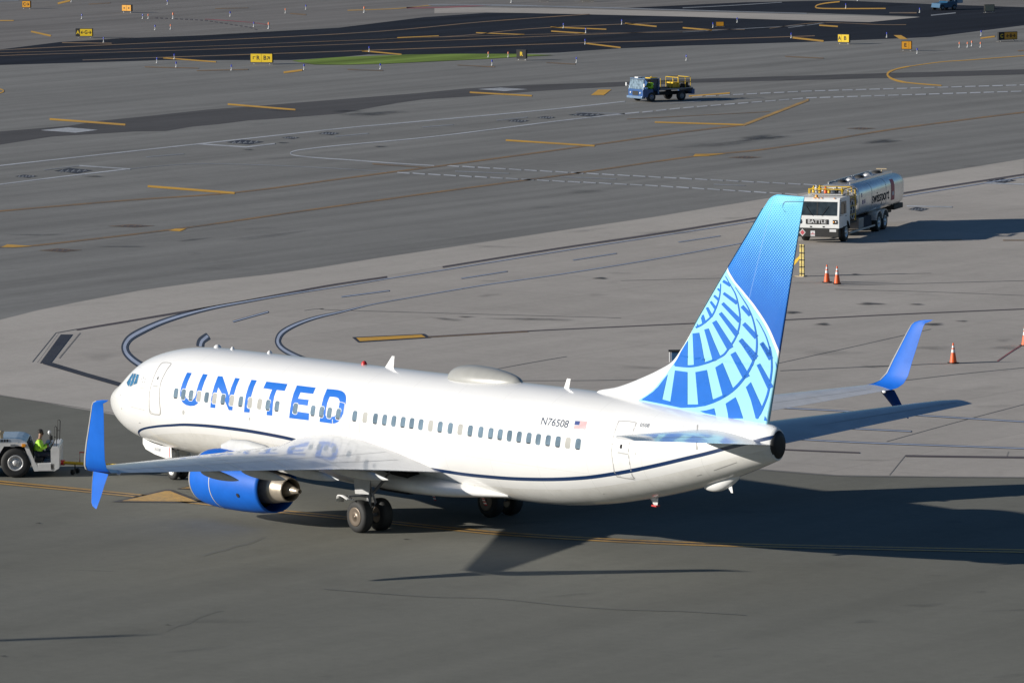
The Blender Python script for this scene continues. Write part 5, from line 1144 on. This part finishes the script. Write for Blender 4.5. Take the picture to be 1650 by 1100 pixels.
for k, mm_ in enumerate(['yellow', 'plastic_white', 'yellow', 'black', 'orange', 'yellow', 'plastic_white', 'black', 'yellow']):
    x, y = rs.uniform(-.9, -.25), -.75+.18*k; mb = MB(); h = rs.uniform(.2, .42); mb.lathe([(0, .08), (h*.7, .10), (h*.75, .04), (h, .045), (h, .001)], (x, y, 2.5), 2, 12); mb.build('hose_coupling', M[mm_], lp)
mb = MB(); mb.tube([(-2.15+.02, 1.16*cos(t), 1.86+.78*sin(t)) for t in [pi*k/16 for k in range(17)]], .04, 8); mb.build('tank_hoop', M['plastic_white'], tr)
for s in (-1, 1):
    wheel(tr, 0, s*1.03, .50, .32, 'alu', .55); 
    for x in (-6.0, -7.15):
        wheel(tr, x, s*.98, .50, .46, 'alu', .56)
        mb = MB(); mb.loft([[(x+r_*cos(t), y_, .52+r_*sin(t)) for y_, r_ in ((s*.72, .60), (s*1.24, .60), (s*1.24, .57), (s*.72, .57))] for t in [radians(12+156*k/14) for k in range(15)]], smooth=False); mb.build('mudguard', M['alu'], tr)
    mb = MB(); mb.loft([[(r_*cos(t), y_, .52+r_*sin(t)) for y_, r_ in ((s*.8, .60), (s*1.21, .60), (s*1.21, .56), (s*.8, .56))] for t in [radians(12+156*k/14) for k in range(15)]], smooth=False); mb.build('mudguard', M['black'], tr)
    mb = MB(); mb.box(-4.9, -3.4, s*.62, s*1.12, .42, .98, b=.03); mb.build('side_locker', M['navycloth'], tr)
    mb = MB(); mb.box(-3.3, -2.4, s*.6, s*1.16, .46, 1.0, b=.03); mb.build('pump_cabinet', M['gray'], tr)
    mb = MB(); mb.box(-5.3, -.7, s*1.14, s*1.2, .36, .44); mb.build('side_guard', M['alu'], tr)
mb = MB(); mb.box(-11.3, -9.6, -1.0, 1.0, .85, 1.12, b=.03); mb.build('rear_bumper', M['black'], tr)
# ================================================================== blue flatbed
BH = radians(-96); bx, by, _ = gp(1036, 165.5); bl2 = (-sin(BH), cos(BH)); bf = (cos(BH), sin(BH))
ft = empty('flatbed_truck', (bx-bl2[0]*.95, by-bl2[1]*.95, 0), BH, 'small blue open-cab flatbed truck carrying yellow railed steps', 'truck')
M['truckblue'] = mat('truck_blue', (.03, .095, .27), .35, var=.15, coat=.3); M['bluegray'] = mat('blue_gray_metal', (.22, .32, .46), .3, .4, var=.2)
mb = MB(); mb.box(-.9, 0, -.95, .95, .34, .92, b=.05); bd = mb.build('cab_body', M['truckblue'], ft)
mb = MB(); mb.box(-.05, .12, -.98, .98, .26, .44, b=.03); mb.build('bumper', M['bluegray'], ft)
mb = MB(); mb.box(.002, .02, -.38, .38, .48, .78); mb.build('grille', M['black'], bd)
for s in (-1, 1):
    mb = MB(); mb.lathe([(0, .075), (.03, .07), (.035, .001)], (.005, s*.62, .66), 0, 14); mb.build('headlight', M['plastic_white'], bd)
    mb = MB(); mb.tube([(-.06, s*.9, .9), (-.18, s*.88, 1.62), (-1.3, s*.88, 1.62), (-1.34, s*.9, .6)], .03, 8); mb.build('cab_frame', M['bluegray'], ft)
    mb = MB(); mb.tube([(-.1, s*.92, 1.1), (.05, s*1.15, 1.2)], .012, 5); mb.box(.0, .05, s*1.08, s*1.22, 1.1, 1.34); mb.build('mirror', M['plastic_white'], ft)
mb = MB(); mb.prism([(-.055, .93), (-.035, .93), (-.15, 1.58), (-.17, 1.58)], 1, -.86, .86); mb.build('windscreen', mat('pale_glass', (.20, .27, .33), .1, var=.6, vs=5), ft)
mb = MB(); mb.box(-1.36, -.14, -.92, .92, 1.62, 1.68, b=.02); mb.build('cab_roof', M['bluegray'], ft)
mb = MB(); mb.box(-1.42, -1.36, -.92, .92, .5, 1.66); mb.build('cab_back', M['truckblue'], ft)
mb = MB(); mb.box(-.55, -.15, -.35, .1, 1.68, 1.78, b=.03); mb.build('roof_light_bar', M['plastic_white'], ft)
mb = MB(); mb.lathe([(0, .07), (.1, .06), (.12, .001)], (-1.1, .4, 1.68), 2, 12); mb.box(-1.3, -.7, .2, .85, 1.682, 1.73); mb.build('beacon', M['yellow'], ft)
mb = MB(); mb.box(-1.3, -.75, .15, .75, .5, .72); mb.build('seat', M['black'], ft)
mb = MB(); mb.box(-4.3, -1.45, -.98, .98, .80, .92); mb.build('deck', M['navycloth'], ft)
mb = MB(); mb.box(-4.3, -1.45, .985, 1.0, .86, .90); mb.build('deck_edge', M['lgray'], ft)
mb = MB(); mb.box(-4.2, -.2, -.4, .4, .42, .62); mb.build('chassis_frame', M['black'], ft)
mb = MB(); mb.box(-4.5, -4.25, -.9, .9, .42, .80, b=.03); mb.build('rear_box', M['truckblue'], ft)
for x in (-.75, -3.35):
    for s in (-1, 1): wheel(ft, x, s*.84, .36, .26, 'gray', .5)
cB, sB = cos(BH), sin(BH)
def fbw(x, y, z): return (ft.location.x+cB*x-sB*y, ft.location.y+sB*x+cB*y, z)
seated(fbw(-1.02, .45, .72), BH, 'driver in a green-yellow vest inside the blue flatbed truck', gloves=False, steer=(.5, .3))
st = empty('railed_steps', fbw(-3.0, 0, .92), BH, 'yellow railed steps standing on the deck of the blue flatbed truck', 'steps')
mb = MB()
for x, h in ((1.35, .55), (.55, .55), (.3, .62), (-.15, .72), (-.75, .72), (-1.2, .72)):
    for y in (-.8, .8): mb.tube([(x, y, 0), (x, y, h)], .024, 6)
for y in (-.8, .8): mb.tube([(-.15, y, .72), (-1.2, y, .72)], .026, 6); mb.tube([(-.15, y, .42), (-1.2, y, .42)], .02, 6); mb.tube([(1.35, y, .52), (.55, y, .52)], .02, 6)
for x in (-.15, -1.2): mb.tube([(x, -.8, .72), (x, .8, .72)], .024, 6)
mb.build('railing', M['yellow'], st)
mb = MB(); mb.box(-.3, .25, -.1, .75, .01, .40, b=.02); mb.build('tread_box', M['yellow'], st)
mb = MB(); mb.box(-1.2, -.45, -.7, .7, .01, .12); mb.build('base_frame', M['black'], st)
ex = empty('coiled_hose', fbw(-4.0, .3, .92), BH, 'dark coiled hose lying at the tail of the blue flatbed truck deck', 'hose')
mb = MB(); mb.tube([(.26*cos(t)*(1-t*.008), .26*sin(t), .05+t*.012) for t in [.4*k for k in range(60)]], .05, 6); mb.build('coil', M['black'], ex)
# ================================================================== blue tractor at the top edge
gx, gy, _ = gp(1519, 16.5); VH = radians(-95)
bt = empty('service_tractor', (gx, gy, 0), VH, 'small blue service vehicle cut by the top edge of the photo', 'service vehicle')
mb = MB(); mb.prism([(-1.4, .3), (-1.4, .95), (-.2, .95), (0, .8), (.9, .75), (1.0, .3)], 1, -.75, .75); mb.build('body', mat('dark_blue_paint', (.02, .09, .18), .4), bt)
mb = MB(); mb.box(-1.2, -.1, -.7, .7, 1.62, 1.68); mb.build('roof', M['bluegray'], bt)
for x in (-1.15, -.12):
    for y in (-.65, .65): mb = MB(); mb.tube([(x, y, .9), (x, y, 1.64)], .03, 6); mb.build('roof_post', M['bluegray'], bt)
mb = MB(); mb.box(-1.0, -.6, -.4, .4, .9, 1.3, b=.03); mb.build('seat', M['black'], bt)
mb = MB(); mb.box(-2.3, -1.45, -.6, .6, .7, 1.1, b=.03); mb.build('rear_bin', M['bluegray'], bt)
for x in (-1.0, .6):
    for y in (-.68, .68): wheel(bt, x, y, .3, .2, 'gray', .5)
bt.scale = (.85, .85, .85)
# ================================================================== cones
def cone0():
    r = empty('traffic_cone', (0, 0, 0))
    mb = MB(); mb.box(-.19, .19, -.19, .19, 0, .035, b=.012); mb.build('base', M['black'], r)
    mb = MB(); mb.lathe([(.035, .155), (.06, .15), (.86, .028), (.875, .02), (.875, .001)], (0, 0, 0), 2, 24); mb.build('cone_body', M['orange'], r)
    for z0, z1 in ((.46, .60), (.66, .76)):
        mb = MB(); f = lambda z: .15-(z-.06)*.1525+.003; mb.lathe([(z0, f(z0)), (z1, f(z1))], (0, 0, 0), 2, 24); mb.build('reflective_collar', M['plastic_white'], r)
    return r
cone = cone0()
for i, (u, v, lb) in enumerate([(1332.5, 457, 'orange traffic cone nearest the yellow barricade, left one of the pair'), (1349, 459.5, 'orange traffic cone at the right of the pair below the fuel truck'), (1536, 587, 'lone orange traffic cone between the far winglet and the right edge'), (1651.5, 558.5, 'orange traffic cone cut by the right edge of the photo')]):
    o = cone if i == 0 else copy_tree(cone); x, y, _ = gp(u, v-1.5); o.location = (x, y, 0.02); o.rotation_euler.z = .4+i*.5
    tag(o, lb, 'traffic cone', 'orange cones on the concrete')
# yellow folding barricade
x, y, _ = gp(1292, 445.5); bc = empty('barricade', (x, y, 0), radians(20), 'tall yellow striped folding stand beside the tail fin and below the fuel truck', 'barricade')
for sx_ in (-.06, .09):
    mb = MB()
    for k in range(8): mb.box(sx_-.045, sx_+.045, -.05, .05, .2*k+.02, .2*k+.20+.002, k % 2 if False else 0)
    lg = mb.build('rail', mat('stand_yellow', (.66, .52, .16), .5, var=.2), bc)
    mb = MB()
    for k in range(5): mb.box(sx_-.05, sx_+.05, -.055, .055, .34*k+.12, .34*k+.17)
    mb.build('rail_stripes', M['navycloth'], lg)
mb = MB(); mb.prism([(-.5, .45), (-.05, .95), (-.05, 1.08), (-.5, .72)], 1, -.02, .02); mb.build('board', M['yellow'], bc)
mb = MB(); mb.box(-.3, .2, -.2, .2, .0, .04); mb.build('foot', M['ply'], bc)
# dark topped stand just behind the fin
x, y, _ = gp(1086, 583); es = empty('equipment_stand', (x, y, 0), radians(51.7), 'slim stand with a flat dark top and blue body half hidden by the tail fin', 'equipment stand')
mb = MB(); mb.tube([(-.18, 0, 0), (-.18, 0, .45)], .028, 8); mb.build('post', M['plastic_white'], es)
mb = MB(); mb.box(-.24, .28, -.16, .16, .45, .52, b=.015); mb.build('top', M['black'], es)
mb = MB(); mb.box(-.10, .24, -.12, .12, .02, .45, b=.02); mb.build('body', mat('stand_blue', (.03, .10, .22), .5), es)
# ================================================================== guidance signs
M['signyellow'] = mat('sign_yellow', (.80, .55, .02), .5, var=.06); M['signorange'] = mat('sign_orange', (.72, .33, .02), .5, var=.06)
def guide_sign(u, v, w, h, yaw, panels, label, leg=.14):
    x, y, _ = gp(u, v); r = empty('taxiway_sign', (x, y, 0), radians(51.7+yaw), label, 'taxiway sign', 'taxiway guidance signs')
    mb = MB(); mb.box(-w/2, w/2, -.12, .12, leg, leg+h, b=.015); cs = mb.build('casing', M['black'], r)
    x0 = -w/2+.03; tot = w-.06
    for txt, bg_, fg_, fr_ in panels:
        ww = tot*fr_; mb = MB(); mb.box(x0+.01, x0+ww-.01, -.128, -.121, leg+.04, leg+h-.04); pn = mb.build('panel', M[bg_], r)
        if txt:
            vs_, fs_ = text2d(txt, h*.62, 0, .95, .012)
            if vs_:
                mx = max(abs(p[0]) for p in vs_); k = min(1, ww*.44/mx); mb = MB(); mb.add([(x0+ww/2+p[0]*k, -.1315, leg+h/2+p[1]) for p in vs_], fs_); mb.build('legend', M[fg_], pn)
        x0 += ww
    for sx_ in (-w*.35, w*.35): mb = MB(); mb.box(sx_-.03, sx_+.03, -.03, .03, 0, leg); mb.build('leg', M['lgray'], r)
    mb = MB(); mb.box(-w/2-.05, w/2+.05, -.2, .2, .0, .02); mb.build('pad', M['asphalt_far'], r)
    return r
Y = 'signyellow'; O_ = 'signorange'; K = 'black'
guide_sign(43, 15, .85, .65, -14, [('C→', O_, K, 1)], 'small orange sign reading C with an arrow, leftmost at the top edge')
guide_sign(205, 21, 1.05, .62, -28, [('▪', O_, K, .5), ('▪', O_, K, .5)], 'small orange two-panel sign near the top edge, left third of the photo')
guide_sign(136, 61.5, 1.5, .68, -9, [('A', K, Y, .25), ('←G→', Y, K, .75)], 'yellow sign reading G between arrows with a black A panel')
guide_sign(422, 104, 1.85, .74, -14, [('↖R', Y, K, .5), ('B↗', Y, K, .5)], 'wide yellow sign reading R and B beside the green grass strip')
guide_sign(841, 97.5, .85, .72, -24, [('R', K, Y, 1)], 'small black square sign at the right end of the grass strip')
guide_sign(1160, 43.5, .72, .42, 0, [('', O_, K, 1)], 'small blank orange sign standing on the dark taxiway', leg=.05)
guide_sign(1360, 71.5, 1.05, .70, -26, [('A', Y, K, .3), ('B', Y, K, .7)], 'bright yellow sign with a long shadow at the dark taxiway edge')
guide_sign(1461, 82.5, .85, .68, -12, [('E', O_, K, .75), ('', O_, K, .25)], 'small orange sign just below a painted orange patch')
guide_sign(1594, 21, .95, .62, 12, [('', 'ply', K, 1)], 'brown sign seen in shade on the dark taxiway near the top right corner')
guide_sign(1623, 67, 1.9, .66, 30, [('C', K, Y, .3), ('←B→', O_, K, .7)], 'long brown and black sign with arrows at the right edge')
guide_sign(876, 3, 1.0, .62, -5, [('A', 'flagred', 'white', 1)], 'dark red sign cut by the top edge of the photo')
guide_sign(946, 3, 1.3, .62, -5, [('', Y, K, 1)], 'plain yellow sign cut by the top edge of the photo')
# ================================================================== edge lights
def light0(col, nm):
    r = empty('edge_light', (0, 0, 0))
    mb = MB(); mb.lathe([(0, .10), (.03, .10), (.05, .04), (.22, .04), (.24, .06), (.25, .06)], (0, 0, 0), 2, 14); mb.build('stem', M['lgray'], r)
    mb = MB(); mb.lathe([(.25, .07), (.34, .065), (.40, .04), (.41, .001)], (0, 0, 0), 2, 14); mb.build('lens', col, r)
    return r
_o = ['first', 'second', 'third', 'fourth', 'fifth', 'sixth', 'seventh', 'eighth', 'ninth', 'tenth', 'eleventh', 'twelfth', 'thirteenth', 'fourteenth', 'fifteenth', 'sixteenth', 'seventeenth', 'eighteenth', 'nineteenth', 'twentieth']
ORD = _o+['twenty-'+w for w in _o[:9]]+['thirtieth']+['thirty-'+w for w in _o[:9]]
lb0 = light0(mat('blue_lens', (.03, .05, .45), .2), 'b'); lr0 = light0(mat('orange_marker', (.75, .20, .08), .4), 'r')
BL = [(115, 4), (270, 8), (132, 31), (230, 31), (250, 49), (167, 69), (281, 96), (284, 109), (253, 102), (373, 114), (490, 113), (371, 27), (493, 16), (409, 44), (595, 84), (613, 112), (793, 106), (929, 101.5), (908, 46), (944, 54), (943, 72), (1002, 40), (1106, 98), (1149, 45), (1188, 37), (1275, 62), (1363, 14), (1429, 61), (1482, 21), (1478, 87), (1581, 58), (1382, 2)]
RL = [(239, 31), (275, 48), (279, 31), (433, 47), (587, 21), (824, 5), (787, 93), (819, 93), (1546, 77), (1559, 77), (1566, 75), (1580, 77), (460, 22)]
for L, src, lab, grp in ((BL, lb0, ' blue-lensed taxiway edge light counted from the left edge of the photo', 'blue taxiway edge lights'), (RL, lr0, ' orange-topped marker post counted from the left edge of the photo', 'orange markers beside the taxiways')):
    for i, (u, v) in enumerate(L):
        o = src if i == 0 else copy_tree(src); x, y, _ = gp(u, v); o.location = (x, y, .02); k = 1.1 if L is RL and i in (2, 3, 4, 5) else .85
        if k != 1: o.scale = (k, k, k*1.3)
        tag(o, ORD[sorted(L).index((u, v))]+lab, 'edge light' if L is BL else 'marker', grp)
# ================================================================== light mast out of frame to the left; only its shadow reaches the picture
t = gp(220, 1023); H = 16; ms_ = (t[0]-H*1.55, t[1]-H*2.95, 0)
lm = empty('light_mast', ms_, 0, 'slender steel light mast beyond the left edge whose thin shadow crosses the lower left apron', 'light mast')
mb = MB(); mb.tube([(0, 0, 0), (0, 0, 8), (0, 0, 13.2), (0, 0, H)], [.26, .23, .20, .15], 12); mb.build('pole', M['lgray'], lm)
mb = MB(); mb.lathe([(0, .5), (.35, .5), (.36, .001)], (0, 0, 0), 2, 16); mb.build('footing', M['concrete'], lm)
